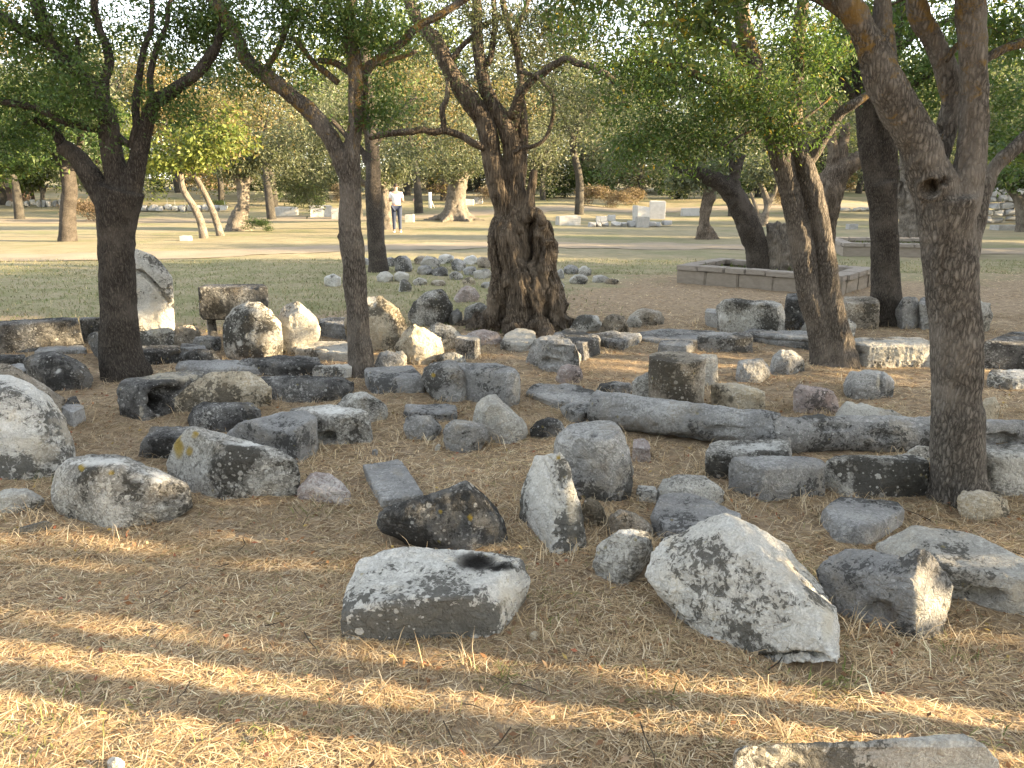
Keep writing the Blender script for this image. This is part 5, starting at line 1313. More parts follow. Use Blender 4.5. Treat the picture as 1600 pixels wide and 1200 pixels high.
FAR = [  # px at the foot, distance, kind, scale
 (-60, 50, 'bright', 1.0), (20, 58, 'bright', 1.0), (90, 64, 'green', .95), (150, 52, 'olive_b', .85), (215, 62, 'bright', .9), (262, 74, 'autumn', 1.2), (330, 60, 'autumn', .95), (390, 70, 'bright', 1.0), (440, 58, 'olive_a', 1.0),
 (500, 66, 'olive_b', 1.1), (560, 78, 'olive_a', 1.3), (640, 74, 'autumn', 1.15), (690, 62, 'autumn', .95), (745, 82, 'olive_b', 1.2), (800, 70, 'autumn', 1.0), (850, 62, 'olive_a', .95), (900, 72, 'olive_b', 1.15), (955, 80, 'dark', 1.15), (1000, 66, 'olive_a', 1.0),
 (1060, 76, 'dark', 1.1), (1110, 60, 'olive_b', .95), (1170, 70, 'olive_a', 1.1), (1230, 80, 'green', 1.1), (1290, 66, 'olive_b', 1.05), (1350, 74, 'olive_a', 1.1), (1410, 82, 'dark', 1.2), (1470, 68, 'olive_b', 1.1), (1530, 74, 'green', 1.0), (1590, 64, 'olive_a', 1.1), (1660, 70, 'green', 1.1),
 (-140, 62, 'green', 1.1), (-220, 54, 'olive_b', 1.1), (1740, 62, 'olive_b', 1.1), (1830, 68, 'green', 1.1)]
for px, Y, k, s in FAR:
    X = (px - 800) / FPX * (Y * CP + 1.6 * SP)
    bg_tree(k, X, Y + _r.uniform(-3, 3), s * _r.uniform(1.25, 1.6), _r.uniform(0, 6.28), far_label(LBL[k], px, 'across the field,'), GF)
for px, Y, k, s in ((30, 44, 'tall_green', 1.25), (425, 44, 'tall_autumn', 1.25), (560, 46, 'tall_olive', 1.3), (655, 50, 'tall_autumn', 1.4), (905, 45, 'tall_olive', 1.35), 
                    (1145, 46, 'tall_olive', 1.35), (1255, 50, 'tall_olive', 1.4), (1375, 46, 'tall_green', 1.35), (1485, 50, 'tall_olive', 1.4), (1575, 47, 'tall_green', 1.35), (-60, 42, 'tall_green', 1.3), (1680, 46, 'tall_green', 1.3)):
    bg_tree(k, (px - 800) / FPX * (Y * CP + 1.6 * SP), Y, s, _r.uniform(0, 6.28), far_label(LBL[k], px, 'across the field,'), GF)
for i in range(34):
    X = -78 + i * 4.8 + _r.uniform(-1.5, 1.5); Y = 96 + _r.uniform(-6, 10)
    k = ['olive_a', 'green', 'olive_b', 'dark', 'autumn', 'bright', 'olive_a'][int(_r.integers(7))]
    bg_tree(k, X, Y, _r.uniform(2.6, 3.5), _r.uniform(0, 6.28), far_label(LBL[k], X / (Y * CP + 1.6 * SP) * FPX + 800, 'of the farthest row,'), GF)
crown_mesh('crown_bush', 61, 3000, 1.6, 0, 2.0, .16, .07, G_DARK + G_ASH[:2], 8)
crown_mesh('crown_dry', 62, 2600, 1.5, 0, 1.5, .16, .05, [(0.17, .12, .08), (.13, .10, .07), (.2, .15, .1)], 8)
crown_mesh('crown_olive_bush', 63, 3000, 1.6, 0, 2.0, .16, .06, G_OLIVE, 8)
def bush(px, Y, s, key, label, sx=1.0):
    X = (px - 800) / FPX * (Y * CP + 1.6 * SP)
    o = obj('bush', PROTO[key], None, (X, Y, float(gz(X, Y, False)) - .05))
    o.scale = (s * sx, s, s); o.rotation_euler.z = _r.uniform(0, 6)
    tag(o, far_label(label, px, 'at the field edge,'), 'bush', 'bushes along the far edge of the field')
for px, Y, s in ((835, 66, 1.3), (872, 68, 1.5), (905, 67, 1.4), (940, 70, 1.4), (1045, 66, 1.3), (1090, 66, 1.2), (1150, 67, 1.3), (480, 58, 1.0), (450, 62, 1.1), (1260, 66, 1.3)):
    bush(px, Y, s, 'crown_bush', 'dark green bush')
for px, Y, s in ((925, 58, 1.1), (965, 57, .9), (990, 60, 1.0), (770, 60, 1.0), (135, 42, .9), (160, 43, .8), (540, 62, 1.0), (690, 64, 1.0), (1220, 58, .9)):
    bush(px, Y, s, 'crown_dry', 'brown dry bush')
for i in range(46):
    px = -120 + i * 41 + _r.uniform(-12, 12)
    bush(px, 86 + _r.uniform(-5, 12), _r.uniform(1.5, 2.4), ('crown_bush', 'crown_bush', 'crown_olive_bush', 'crown_dry')[i % 4], ('big dark green bush', 'big dark green bush', 'big grey green bush', 'big brown bush')[i % 4], 1.5)
for px, py, s, key, lb in ((340, 325, .42, 'crown_bush', 'small vivid green bush behind the sunlit pair of slender trunks'), (402, 362, .35, 'crown_bush', 'low grey green shrub at the foot of the burly small olive'), (1010, 272 + 30, .5, 'crown_dry', 'lone brown shrub near the white squared blocks')):
    p = gpt(px, py)
    o = obj('bush', PROTO[key], None, tuple(p)); o.scale = (s * 1.2, s, s * .75)
    tag(o, lb, 'bush')

# shade trees to the right, outside the picture: their trunks and crowns throw the long evening shadows
def shade_tree(X, Y, r, kind, s, crown=True, H=4.2, z=None):
    e = empty('shade_tree', (X, Y, 0))
    tag(e, 'tree standing in the grove that rings the stones, outside the picture', 'tree', 'grove outside the picture')
    rng = np.random.default_rng(int(abs(X * 100 + Y * 1000)) % 9999)
    P, R = catmull([(0, 0, -.1), (rng.normal(0, .02), rng.normal(0, .02), 1.3), (rng.normal(0, .05), rng.normal(0, .05), 2.6), (.1, 0, H)], [r * 1.15, r, r * .95, r * .6], 5)
    V, Q, T = tube_arrays(P, R, 12)
    a = Acc(); a.add(V, Q, T)
    obj('trunk', a.mesh('trunk', BARK), e)
    if crown:
        c = obj('crown', PROTO['crown_' + kind], e); c.scale = (s, s, s if z is None else z); c.rotation_euler.z = rng.uniform(0, 6)
        c['kind'] = 'stuff'
        if kind in ('grove',): c.location.z = 3.3
crown_mesh('crown_shade', 71, 9000, 2.6, .25, 6.6, .2, .12, G_ASH, 22)
crown_mesh('crown_grove', 72, 4500, 1.9, .3, 3.0, .14, .07, G_ASH, 10)
for X, Y, r in ((3.3, 1.57, .05), (3.5, 1.315, .075), (3.9, 1.78, .17)):
    shade_tree(X, Y, r, 'grove', .8, H=5.0)
for X, Y, s in ((11.0, 2.15, .95), (12.6, 2.6, .95), (16.0, 2.5, .8), (19, 1.5, 1.0), (17.0, 6.5, 1.1), (17.5, 9.2, 1.1), (18.5, 11.6, 1.0), (23, 5.7, 1.0), (24, 7.6, 1.25), (25, 10.4, 1.2), (21, 12.6, .9), (30, 13.8, 1.0),
                (24.5, 16.6, .8), (27, 19.5, 1.0), (31, 23.2, .8), (36, 25.5, .7), (34, 28.5, 1.1), (40, 33.0, 1.2), (44, 37, 1.0), (45, 42, 1.3), (52, 47, 1.2), (16.2, 17.6, .9), (20.5, 22.0, .95), (24.5, 27.0, 1.0), (29, 31.5, 1.0), (33, 36, 1.1), (26, 24.5, .9)):
    shade_tree(X, Y, .16, 'shade', s, z=s * (1.35 if Y < 6 and X < 20 else 1.1))

# trees behind the camera, on the near side of the clearing
for X, Y, s in ((-16, -7, 1.3), (-10.5, -11, 1.4), (-5, -9, 1.3), (0.5, -12, 1.4), (5, -9.5, 1.3), (10, -12, 1.4), (-21, -1, 1.3), (-20, 6, 1.2)):
    shade_tree(X, Y, .18, 'shade', s)
# ------------------------------------------------------------------ walled beds
def prism_block(name, rng, mat):
    bm = bmesh.new()
    bmesh.ops.create_cube(bm, size=1.0)
    for v in bm.verts: v.co += Vector((rng.uniform(-.02, .02), rng.uniform(-.02, .02), rng.uniform(-.03, .03)))
    bmesh.ops.bevel(bm, geom=list(bm.edges), offset=.045, segments=2, affect='EDGES')
    me = bpy.data.meshes.new(name); bm.to_mesh(me); bm.free()
    for p in me.polygons: p.use_smooth = False
    me.materials.append(mat)
    return me
def wallstone_mat(name, a, b, c):
    t = NT(name); v = t.objvec(); n = t.noise(v, 5, 6, .65); f = t.noise(v, 40, 4, .7)
    col = t.mix(t.ramp(n, .3, .7), a, b)
    col = t.mix(t.math('MULTIPLY', t.ramp(f, .5, .75), .6), col, c)
    return t.finish(col, .95, t.math('ADD', n, f), .7, .02, .15)
CAPM = wallstone_mat('bed_cap_stone', (.27, .235, .20), (.36, .32, .275), (.17, .145, .12))
WALM = wallstone_mat('bed_wall_stone', (.25, .215, .175), (.31, .27, .225), (.17, .145, .118))
_br = random.Random(3)
CAPS = [prism_block('cap_stone', _br, CAPM) for _ in range(4)]
WALS = [prism_block('wall_stone', _br, WALM) for _ in range(5)]
def walled_bed(A, B_, W, H, label, cl=.42, wl=.8, courses=1, th=.24):
    A = np.array(A[:2]); B2 = np.array(B_[:2])
    ux = (B2 - A); Lx = np.linalg.norm(ux); ux /= Lx
    uy = np.array([-ux[1], ux[0]])
    e = empty('walled_bed', (A[0], A[1], 0), math.atan2(ux[1], ux[0]))
    tag(e, label, 'walled bed', 'stone walled tree beds')
    def put(nm, mesh, x, y, z, sx, sy, sz, rz):
        o = obj(nm, mesh, e, (x, y, z)); o.scale = (sx, sy, sz); o.rotation_euler = (0, 0, rz + _br.uniform(-.012, .012))
    ch = .085
    for (x0, y0, dx, dy, L) in ((0, 0, 1, 0, Lx), (0, W, 1, 0, Lx), (0, th, 0, 1, W - 2 * th + .0), (Lx, th, 0, 1, W - 2 * th)):
        rz = 0 if dx else math.pi / 2
        s = 0
        inward = th / 2
        while s < L - .05:
            l = min(cl * _br.uniform(.75, 1.25), L - s)
            if L - s - l < .15: l = L - s
            cx, cy = x0 + dx * (s + l / 2), y0 + dy * (s + l / 2)
            if dx: cy += inward if y0 == 0 else -inward
            else: cx += inward if x0 == 0 else -inward
            put('cap_stone', CAPS[_br.randrange(4)], cx, cy, H - ch / 2 + _br.uniform(-.006, .006), l - .012, th + .05, ch, rz)
            s += l
        hh = (H - ch + .06) / courses
        for c in range(courses):
            s = 0 if c % 2 else -.0
            while s < L - .05:
                l = min(wl * _br.uniform(.7, 1.3) * (.6 if (s == 0 and c % 2) else 1), L - s)
                if L - s - l < .2: l = L - s
                cx, cy = x0 + dx * (s + l / 2), y0 + dy * (s + l / 2)
                if dx: cy += inward if y0 == 0 else -inward
                else: cx += inward if x0 == 0 else -inward
                put('wall_stone', WALS[_br.randrange(5)], cx, cy, -.06 + hh * (c + .5), l - .006, th - .02 + _br.uniform(-.01, .01), hh - .004, rz)
                s += l
    V = np.array([(th * .6, th * .6, H - .14), (Lx - th * .6, th * .6, H - .14), (Lx - th * .6, W - th * .6, H - .14), (th * .6, W - th * .6, H - .14)])
    obj('soil', mesh_np('soil', V, [np.array([[0, 1, 2, 3]])], GROUND_MAT), e)
    # weeds in the bed
    rng = np.random.default_rng(9)
    P = np.stack([rng.uniform(th, Lx - th, 260), rng.uniform(th, W - th, 260), H - .14 + rng.random(260) * .06], 1)
    Vw, Qw, Cw = leaf_batch(P, .1, .03, rng, G_BRIGHT + G_OLIVE, -.5)
    a = Acc(); a.add(Vw, Qw, None, Cw)
    obj('weeds', a.mesh('weeds', LEAF, False), e)['kind'] = 'stuff'
walled_bed(at_h(1056, 441), at_h(1314, 463), 1.75, .31, 'near low stone wall bed of capped blocks around the leaning olive')
walled_bed(at_h(1316, 400), at_h(1530, 404), 2.6, .32, 'far low stone wall bed around the old twisted olive', cl=.5, wl=.9)

# ------------------------------------------------------------------ ancient wall, rubble walls and far blocks
def rock_proto(seed, mat, n=14):
    rng = np.random.default_rng(seed)
    bm = bmesh.new()
    P = rng.normal(size=(n, 3)); P /= np.linalg.norm(P, axis=1)[:, None]
    P = np.sign(P) * np.abs(P) ** .55 * .5
    hull_into(bm, [Vector(p) for p in P])
    bmesh.ops.bevel(bm, geom=list(bm.edges), offset=.05, segments=1, affect='EDGES')
    me = bpy.data.meshes.new('stone'); bm.to_mesh(me); bm.free()
    me.materials.append(mat)
    return me
FARS = wallstone_mat('far_stone', (.36, .345, .31), (.48, .465, .43), (.24, .23, .21)); FARG = wallstone_mat('far_grey_stone', (.28, .275, .26), (.38, .37, .35), (.18, .175, .165))
RP = [rock_proto(200 + k, m) for k, m in enumerate([FARS, FARG] * 3)]
def stone_row(name, label, cat, x0, x1, py, ht, courses, n, seed, dep=.4, mats=RP):
    a, b = gpt(x0, py), gpt(x1, py)
    e = empty(name, tuple(a), math.atan2(b[1] - a[1], b[0] - a[0])); tag(e, label, cat)
    L = float(np.hypot(*(b - a)[:2])); rng = random.Random(seed)
    for c in range(courses):
        s = 0
        while s < L:
            l = L / n * rng.uniform(.7, 1.35); h = ht / courses * rng.uniform(.85, 1.25)
            o = obj('stone', mats[rng.randrange(len(mats))], e, (s + l / 2, rng.uniform(-.12, .12) * (1 if courses > 1 else 2), ht / courses * (c + .5) + rng.uniform(-.06, .03)))
            o.scale = (l * 1.08, dep * rng.uniform(.8, 1.2), h * 1.1); o.rotation_euler = (0, rng.uniform(-.12, .12), rng.choice((0, math.pi)) + rng.uniform(-.1, .1))
            s += l
    return e
stone_row('ancient_wall', 'ruined grey stone wall standing far off at the right edge', 'wall', 1495, 1720, 349, 1.75, 5, 13, 5, .5)
stone_row('rubble_wall', 'low line of pale rubble stones across the field at far left', 'rubble wall', 205, 350, 330, .42, 1, 11, 6, .7)
stone_row('rubble_wall', 'short heap of pale rubble at the far left edge below the hut', 'rubble wall', 10, 92, 319, .5, 1, 9, 7, .8)
stone_row('rubble_wall', 'low broken stone footing in front of the white squared blocks', 'rubble wall', 918, 1045, 354, .24, 1, 10, 8, .6)
stone_row('rubble_wall', 'line of low stones on the field right of the big olive', 'rubble wall', 1290, 1420, 330, .22, 1, 8, 9, .6)
WHT = wallstone_mat('weathered_white_marble', (.44, .43, .41), (.52, .51, .49), (.32, .31, .30))
def far_block(name, label, x0, x1, yt, yb, depth, mat=None, rz=0.0, cat='stone block'):
    p = gpt((x0 + x1) / 2, yb); k = zcam(p) / FPX
    w, h = (x1 - x0) * k, (yb - yt) * k
    bm = bmesh.new()
    bmesh.ops.create_cube(bm, size=1.0)
    rng = random.Random(int(x0))
    for v in bm.verts: v.co = Vector((v.co.x * w + rng.uniform(-.03, .03) * w, v.co.y * depth, (v.co.z + .5) * h * (1 + (.08 * rng.uniform(-1, 1) if v.co.z > 0 else 0)) - (.08 if v.co.z < 0 else 0)))
    bmesh.ops.bevel(bm, geom=list(bm.edges), offset=.05 * min(w, h), segments=2, affect='EDGES')
    bmesh.ops.subdivide_edges(bm, edges=list(bm.edges), cuts=2, use_grid_fill=True)
    me = bpy.data.meshes.new(name); bm.to_mesh(me); bm.free(); me.materials.append(mat or WHT)
    o = obj(name, me, None, (p[0], p[1] + depth / 2, p[2])); o.rotation_euler.z = rz
    return tag(o, label, cat, 'marble blocks scattered far on the field')
far_block('stone_block', 'left lower one of two white squared marble blocks far on the field', 992, 1014, 323, 347, .7, rz=.2)
far_block('stone_block', 'right taller one of two white squared marble blocks far on the field', 1016, 1041, 315, 342, .8, rz=-.15)
far_block('stone_block', 'grey stub in front of the two white squared blocks', 995, 1014, 339, 355, .5, FARG)
far_block('stone_block', 'small white stone pair piece left of the white squared blocks', 932, 949, 338, 346, .4)
far_block('stone_block', 'smaller white stone between the footing and the squared blocks', 950, 962, 336, 345, .4)
far_block('stone_block', 'long low pale stone right of the white squared blocks', 1066, 1093, 326, 337, .5)
far_block('stone_block', 'pale broken stone lying left of the footing behind the big olive', 870, 905, 338, 352, .6, FARS, .3)
far_block('stone_block', 'pale squared block far on the field left of the slim tree', 430, 462, 324, 337, .7, FARS)
far_block('stone_block', 'pale leaning marble piece under the drooping silver olive', 482, 516, 322, 339, .8, FARS, rz=.3)
far_block('stone_block', 'pale stone partly behind the slim tree under the silver olive', 517, 540, 326, 342, .5, FARS)
far_block('stone_block', 'pale stone right behind the standing man', 632, 646, 335, 347, .5, FARS)
far_block('stone_block', 'left of two distant pale stones behind the broad old olive', 725, 740, 304, 313, .8)
far_block('stone_block', 'right of two distant pale stones behind the broad old olive', 741, 754, 303, 312, .8)
far_block('stone_block', 'little white stone at the foot of the sunlit slender pair', 281, 295, 369, 376, .3)
far_block('stone_block', 'flat grey stone lying far off before the right edge tree', 1560, 1592, 352, 360, .6, FARG)
far_block('stone_block', 'upright grey stone on the green patch behind the bending olive', 1287, 1304, 322, 341, .5, FARG)
far_block('stone_block', 'round dark stone on the field beside the dark forked tree', 1327, 1341, 350, 358, .4, FARG)
# white post with a prop, far on the field
p = gpt(672, 314); k = zcam(p) / FPX
e = empty('marker_post', tuple(p)); tag(e, 'slim white post with a leaning prop far on the field', 'post')
WP = plain('white_paint', (.8, .8, .78))
def rod(P, r, name, mat, parent, sides=8):
    V, Q, T = tube_arrays(np.array(P, float), np.full(len(P), r), sides); a = Acc(); a.add(V, Q, T)
    return obj(name, a.mesh(name, mat), parent)
rod([(0, 0, -.1), (0, 0, 12 * k), (0, 0, 24 * k)], 2.6 * k, 'post', WP, e)
rod([(7 * k, 0, -.05), (4 * k, 0, 6 * k), (1 * k, 0, 13 * k)], .8 * k, 'prop', WP, e)
# dark hut at far left
p = gpt(6, 312); k = zcam(p) / FPX
e = empty('reed_hut', tuple(p)); tag(e, 'dark thatched hut at the far left edge', 'hut')
HM = plain('hut_reed', (.09, .065, .05)); HR = plain('hut_thatch', (.13, .10, .075))
def boxm(name, x0, x1, y0, y1, z0, z1, mat, parent, taper=0):
    bm = bmesh.new(); bmesh.ops.create_cube(bm, size=1)
    for v in bm.verts:
        s = 1 - (taper if v.co.z > 0 else 0)
        v.co = Vector(((x0 + x1) / 2 + v.co.x * (x1 - x0) * s, (y0 + y1) / 2 + v.co.y * (y1 - y0) * s, z0 if v.co.z < 0 else z1))
    me = bpy.data.meshes.new(name); bm.to_mesh(me); bm.free(); me.materials.append(mat)
    return obj(name, me, parent)
boxm('wall', -60 * k, 14 * k, 0, 3, -.2, 22 * k, HM, e)
boxm('roof', -64 * k, 20 * k, -.4, 3.4, 22 * k + .01, 36 * k, HR, e, .35)
boxm('door', -20 * k, -8 * k, -.06, -.004, 0, 17 * k, HR, e)

# ------------------------------------------------------------------ people
def skin(name, verts, edges, mat, parent, lev=2, root=0):
    me = bpy.data.meshes.new(name)
    me.from_pydata([v[:3] for v in verts], edges, [])
    o = bpy.data.objects.new(name, me); COL.objects.link(o)
    m = o.modifiers.new('s', 'SKIN'); m.use_smooth_shade = True
    sv = me.skin_vertices[0].data
    for i, v in enumerate(verts):
        rx = v[3]; ry = v[4] if len(v) > 4 else v[3]
        sv[i].radius = (rx, ry)
        sv[i].use_root = i == root
    s = o.modifiers.new('u', 'SUBSURF'); s.levels = lev; s.render_levels = lev
    dg = bpy.context.evaluated_depsgraph_get()
    m2 = bpy.data.meshes.new_from_object(o.evaluated_get(dg))
    o.modifiers.clear(); o.data = m2; m2.name = name
    bpy.data.meshes.remove(me)
    m2.materials.clear(); m2.materials.append(mat)
    if parent: o.parent = parent
    return o
SKIN = plain('skin', (.42, .27, .20), .6); HAIR = plain('dark_hair', (.03, .022, .016), .6)
def person(px, py, hpx, rz, label, shirt, trousers, shoes, shorts=False):
    p = gpt(px, py); k = zcam(p) / FPX
    s = hpx * k / 1.76
    e = empty('person', tuple(p), rz); e.scale = (s, s, s); tag(e, label, 'person', 'people on the field')
    # facing +Y (away from the camera); both forearms raised in front of the chest
    J = [(0, 0, .96, .15, .11), (0, .0, 1.12, .135, .10), (0, -.01, 1.30, .165, .11), (0, -.01, 1.42, .13, .085), (0, .0, 1.49, .055, .055), (0, .015, 1.56, .066, .075), (0, .02, 1.65, .085, .10), (0, .015, 1.73, .062, .07),
         (-.10, 0, .90, .092, .10), (-.105, .01, .50, .062, .065), (-.11, -.02, .10, .042, .048), (-.12, .06, .03, .04, .03), (-.125, .16, .025, .035, .025),
         (.10, 0, .90, .092, .10), (.105, .01, .50, .062, .065), (.11, -.02, .10, .042, .048), (.12, .06, .03, .04, .03), (.125, .16, .025, .035, .025),
         (-.185, -.01, 1.41, .06), (-.245, -.02, 1.14, .043), (-.13, .20, 1.16, .033), (-.08, .27, 1.20, .03, .02),
         (.185, -.01, 1.41, .06), (.245, -.02, 1.14, .043), (.13, .20, 1.18, .033), (.08, .27, 1.22, .03, .02)]
    E = [(0, 1), (1, 2), (2, 3), (3, 4), (4, 5), (5, 6), (6, 7), (0, 8), (8, 9), (9, 10), (10, 11), (11, 12), (0, 13), (13, 14), (14, 15), (15, 16), (16, 17), (3, 18), (18, 19), (19, 20), (20, 21), (3, 22), (22, 23), (23, 24), (24, 25)]
    skin('body', J, E, SKIN, e)
    g = 1.13
    def sub(idx, grow):
        mp = {i: n for n, i in enumerate(idx)}
        vs = [tuple(J[i][:3]) + (J[i][3] * grow, (J[i][4] if len(J[i]) > 4 else J[i][3]) * grow) for i in idx]
        return vs, [(mp[a], mp[b]) for a, b in E if a in mp and b in mp]
    vs, es = sub([0, 1, 2, 3, 18, 19, 22, 23], 1.15)
    for i in (5, 7):   # sleeves end above the elbow
        a = np.array(vs[i - 1][:3]); b = np.array(vs[i][:3]); q = a + (b - a) * .72; vs[i] = tuple(q) + (.058, .058)
    skin('shirt', vs, es, shirt, e)
    vs, es = sub([0, 8, 9, 10, 13, 14, 15], 1.14)
    vs[0] = (0, 0, .97, .165, .125)
    if shorts:
        vs, es = sub([0, 8, 9, 13, 14], 1.2); vs[2] = (-.105, .01, .56, .085, .09); vs[4] = (.105, .01, .56, .085, .09)
    skin('trousers', vs, es, trousers, e)
    body = [c for c in e.children if c.name.startswith('body')][0]
    skin('hair', [(0, .0, 1.62, .082, .09), (0, -.012, 1.69, .092, .105), (0, .012, 1.755, .06, .07)], [(0, 1), (1, 2)], HAIR, body)
    for sx in (-1, 1):
        skin('shoe', [(sx * .115, -.035, .045, .048, .045), (sx * .12, .06, .045, .05, .042), (sx * .127, .18, .035, .042, .03)], [(0, 1), (1, 2)], shoes, e)
    for sx in (-1, 1):     # ears and face
        skin('ear', [(sx * .086, .015, 1.62, .012, .02), (sx * .09, .012, 1.66, .012, .02)], [(0, 1)], SKIN, body, 1)
        skin('eye', [(sx * .032, .10, 1.655, .010, .010), (sx * .032, .108, 1.655, .008, .008)], [(0, 1)], HAIR, body, 1)
    skin('nose', [(0, .10, 1.645, .012, .012), (0, .125, 1.615, .016, .014)], [(0, 1)], SKIN, body, 1)
    return e
WS = plain('white_cotton', (.72, .71, .70)); JN = plain('dark_denim', (.035, .045, .075)); SH = plain('white_shoe', (.6, .6, .6)); BK = plain('dark_cloth', (.05, .045, .05)); PK = plain('pink_cloth', (.42, .30, .28))
person(621, 364, 75, .12, 'man seen from behind in white shirt and dark jeans standing on the field', WS, JN, SH)
person(656, 316, 24, -.3, 'far off person in dark top seen from behind beside the white post', BK, PK, SH, True)
person(649, 316, 22, .4, 'far off person in pinkish top close beside the one in dark', PK, BK, SH)
# ------------------------------------------------------------------ straw, lawn tufts and fallen leaves
def foot_mask(P):
    ok = np.ones(len(P), bool)
    for f in FOOT:
        c = f.mean(0)
        # convex outline of the footprint
        pts = sorted(set(map(tuple, np.round(f, 4))))
        if len(pts) < 3: continue
        def half(ps):
            h = []
            for q in ps:
                while len(h) > 1 and (h[-1][0] - h[-2][0]) * (q[1] - h[-2][1]) - (h[-1][1] - h[-2][1]) * (q[0] - h[-2][0]) <= 0: h.pop()
                h.append(q)
            return h
        hull = half(pts)[:-1] + half(pts[::-1])[:-1]
        hp = np.array(hull); hp = c + (hp - c) * .97
        lo, hi = hp.min(0), hp.max(0)
        cand = np.where((P[:, 0] > lo[0]) & (P[:, 0] < hi[0]) & (P[:, 1] > lo[1]) & (P[:, 1] < hi[1]) & ok)[0]
        if len(cand): ok[cand] &= ~in_poly(P[cand], [tuple(q) for q in hp])
    return ok
def scatter(rng, n, y0, y1, power=1.0, margin=.6):
    Y = y0 + (y1 - y0) * rng.random(n) ** power
    half = 0.72 * (Y * CP + 1.6 * SP) + margin
    X = (rng.random(n) * 2 - 1) * half
    return np.stack([X, Y], 1)
def blades(rng, P, L, W, lift, pal, wts, up=0.0):
    n = len(P)
    z = gz(P[:, 0], P[:, 1])
    f = vnoise(np.stack([P[:, 0] * 2.6, P[:, 1] * 2.6, 0 * P[:, 0]], 1)) * 3 + rng.normal(0, 1.3, n)
    d = np.stack([np.cos(f), np.sin(f)], 1)
    l = L * (.45 + rng.random(n) * .9)
    e = np.abs(rng.normal(0, lift, n)) + up
    w = W * (.6 + .7 * rng.random(n))
    sx = np.stack([-d[:, 1], d[:, 0], 0 * f], 1) * w[:, None] * .5
    h0 = rng.random(n) * .012 - .004
    b = np.stack([P[:, 0], P[:, 1], z + h0], 1)
    curl = rng.normal(0, .35, n)
    d2 = np.stack([np.cos(f + curl), np.sin(f + curl)], 1)
    m = b + np.c_[d * (l * .5 * np.cos(e))[:, None], l * .5 * np.sin(e)]
    e2 = e - .5 - .4 * rng.random(n) * (e > .3)
    t = m + np.c_[d2 * (l * .5 * np.cos(e2))[:, None], np.maximum(l * .5 * np.sin(e2), -(m[:, 2] - z) * .6)]
    V = np.stack([b - sx, b + sx, m + sx * .9, m - sx * .9, t], 1).reshape(-1, 3)
    i = np.arange(n) * 5
    Q = np.stack([i, i + 1, i + 2, i + 3], 1); T = np.stack([i + 3, i + 2, i + 4], 1)
    pal = np.array(pal); k = rng.choice(len(pal), n, p=np.array(wts) / sum(wts))
    patch = fbm(np.stack([P[:, 0] * .9, P[:, 1] * .9, 0 * P[:, 0] + 5], 1), 3)
    c = pal[k] * (1 + .35 * patch[:, None]) * (1 + rng.normal(0, .18, (n, 1)))
    C = np.repeat(np.clip(c, .01, .9), 5, 0)
    return V, Q, T, C
rg = np.random.default_rng(21)
STR = [(.57, .43, .255), (.44, .325, .188), (.29, .195, .11), (.65, .54, .37), (.41, .24, .12), (.16, .11, .064), (.28, .26, .12)]
SW = [5, 4.5, 2.6, 3.0, .8, 1.2, .8]
acc = Acc()
for n, y0, y1, L, W, pw in ((130000, 1.45, 3.2, .075, .0028, 1.0), (120000, 3.0, 5.4, .085, .0034, 1.0), (90000, 5.2, 9.6, .10, .0055, 1.0), (30000, 9.4, 15.0, .11, .009, 1.0)):
    P = scatter(rg, n, y0, y1, pw)
    if y0 > 5:      # on the left the straw gives way to lawn
        P = P[~((P[:, 1] > 8.2 + rg.normal(0, .5, len(P))) & (P[:, 0] < .4))]
    P = P[foot_mask(P)]
    cov = fbm(np.stack([P[:, 0] * 1.7, P[:, 1] * 1.7, 0 * P[:, 0] + 9], 1), 3)
    P = P[rg.random(len(P)) < .72 + .6 * cov]
    V, Q, T, C = blades(rg, P, L, W, .13, STR, SW)
    acc.add(V, Q, T, C)
# taller dry stalks, thickest round the stones
tall = []
for f in FOOT:
    c = f.mean(0)
    if c[1] > 10 or c[1] < 1.6: continue
    r = np.max(np.hypot(*(f - c).T))
    for _ in range(4 if r < .15 else 14 if c[1] < 6 else 8):
        a = rg.random() * 6.28
        q = c + np.array([math.cos(a), math.sin(a)]) * r * rg.uniform(.8, 1.1)
        tall.append(q + rg.normal(0, .05, (int(rg.integers(4, 12)), 2)))
tall = np.concatenate(tall); tall = tall[foot_mask(tall)]
V, Q, T, C = blades(rg, tall, .13, .0030, .3, STR[:4], [4, 2, 1, 4], .45)
acc.add(V, Q, T, C)
P = scatter(rg, 4500, 1.5, 6.5); P = P[foot_mask(P)]
V, Q, T, C = blades(rg, P, .13, .0024, .28, STR[:4], [4, 2, 1, 4], .15)
acc.add(V, Q, T, C)
o = obj('dry_straw', acc.mesh('dry_straw', STRAW, False)); tag(o, 'mat of dry straw and fallen needles covering the ground between the stones', 'straw', kind='stuff')
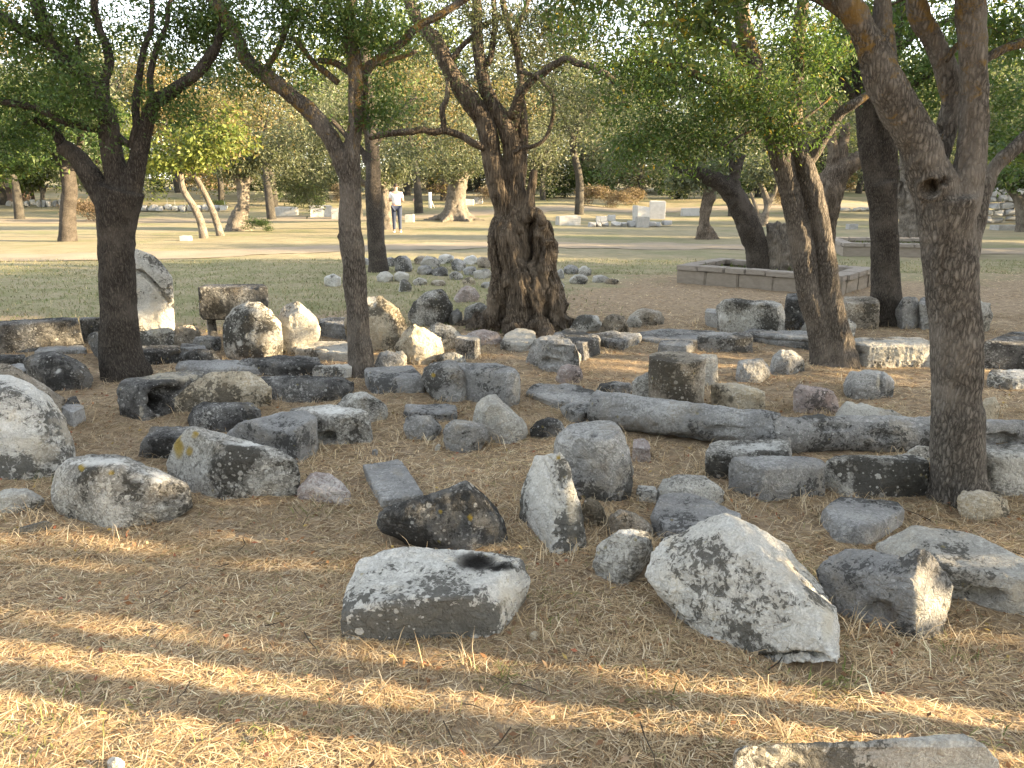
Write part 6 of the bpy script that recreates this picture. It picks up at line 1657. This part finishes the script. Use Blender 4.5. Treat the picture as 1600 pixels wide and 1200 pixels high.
# green and grey lawn tufts behind and small green weeds among the straw
acc = Acc()
GR = [(.17, .19, .07), (.12, .16, .05), (.30, .26, .14), (.38, .32, .19), (.22, .21, .10)]
P = scatter(rg, 52000, 8.3, 17.5); P = P[(P[:, 0] < .8 + rg.normal(0, .5, len(P))) | (P[:, 1] > 14.5)]; P = P[foot_mask(P)]
V, Q, T, C = blades(rg, P, .07, .010, .5, GR, [3, 2, 3, 3, 3], .25); acc.add(V, Q, T, C)
for px, py, n, s in ((1300, 1060, 60, .05), (1290, 1072, 50, .06), (780, 1058, 30, .05), (1480, 1010, 20, .04), (1300, 905, 60, .08), (70, 745, 50, .08), (640, 492, 80, .25), (500, 482, 80, .3), (740, 478, 60, .15), (498, 795, 30, .05), (850, 935, 70, .1), (1590, 1190, 50, .08), (100, 1130, 90, .12), (420, 1130, 60, .1), (820, 560 - 20, 10, .05), (1010, 1085, 30, .06)):
    c = at_h(px, py); Pq = c[:2] + rg.normal(0, s, (n, 2)); Pq = Pq[foot_mask(Pq)]
    V, Q, T, C = blades(rg, Pq, .06, .004, .5, [(.14, .17, .05), (.19, .20, .07), (.28, .25, .11)], [2, 2, 2], .3); acc.add(V, Q, T, C)
o = obj('grass', acc.mesh('grass', STRAW, False)); tag(o, 'short grey green lawn grass behind the stones with green weeds among the straw', 'grass', kind='stuff')
# fallen leaves
P = scatter(rg, 3000, 1.5, 8.5, 1.2); P = P[foot_mask(P)]
cen = np.c_[P, gz(P[:, 0], P[:, 1]) + .012 + .012 * rg.random(len(P))]
V, Q, C = leaf_batch(cen, .030, .015, rg, [(.30, .15, .07), (.24, .13, .07), (.40, .29, .10), (.2, .12, .07), (.40, .31, .20), (.30, .12, .07), (.24, .17, .11), (.36, .28, .18), (.28, .2, .13)], -.02, .3)
a = Acc(); a.add(V, Q, None, C)
o = obj('fallen_leaves', a.mesh('fallen_leaves', STRAW, False)); tag(o, 'small orange and brown fallen leaves scattered over the straw', 'leaves', kind='stuff')

# dead twigs lying about
acc = Acc()
P = scatter(rg, 170, 1.8, 8.0); P = P[foot_mask(P)]
for x, y in P:
    a = rg.random() * 6.28; ln = rg.uniform(.05, .24); n = 4
    s = np.linspace(0, ln, n); wx = x + np.cos(a) * s + rg.normal(0, .006, n); wy = y + np.sin(a) * s + rg.normal(0, .006, n)
    Z = gz(wx, wy) + .014 + rg.uniform(0, .02)
    V, Q, T = tube_arrays(np.stack([wx, wy, Z], 1), np.linspace(.0027, .0012, n) * rg.uniform(.7, 1.3), 4, False)
    acc.add(V, Q)
o = obj('fallen_twigs', acc.mesh('fallen_twigs', TWIG)); tag(o, 'thin dead twigs lying scattered on the straw', 'twigs', kind='stuff')
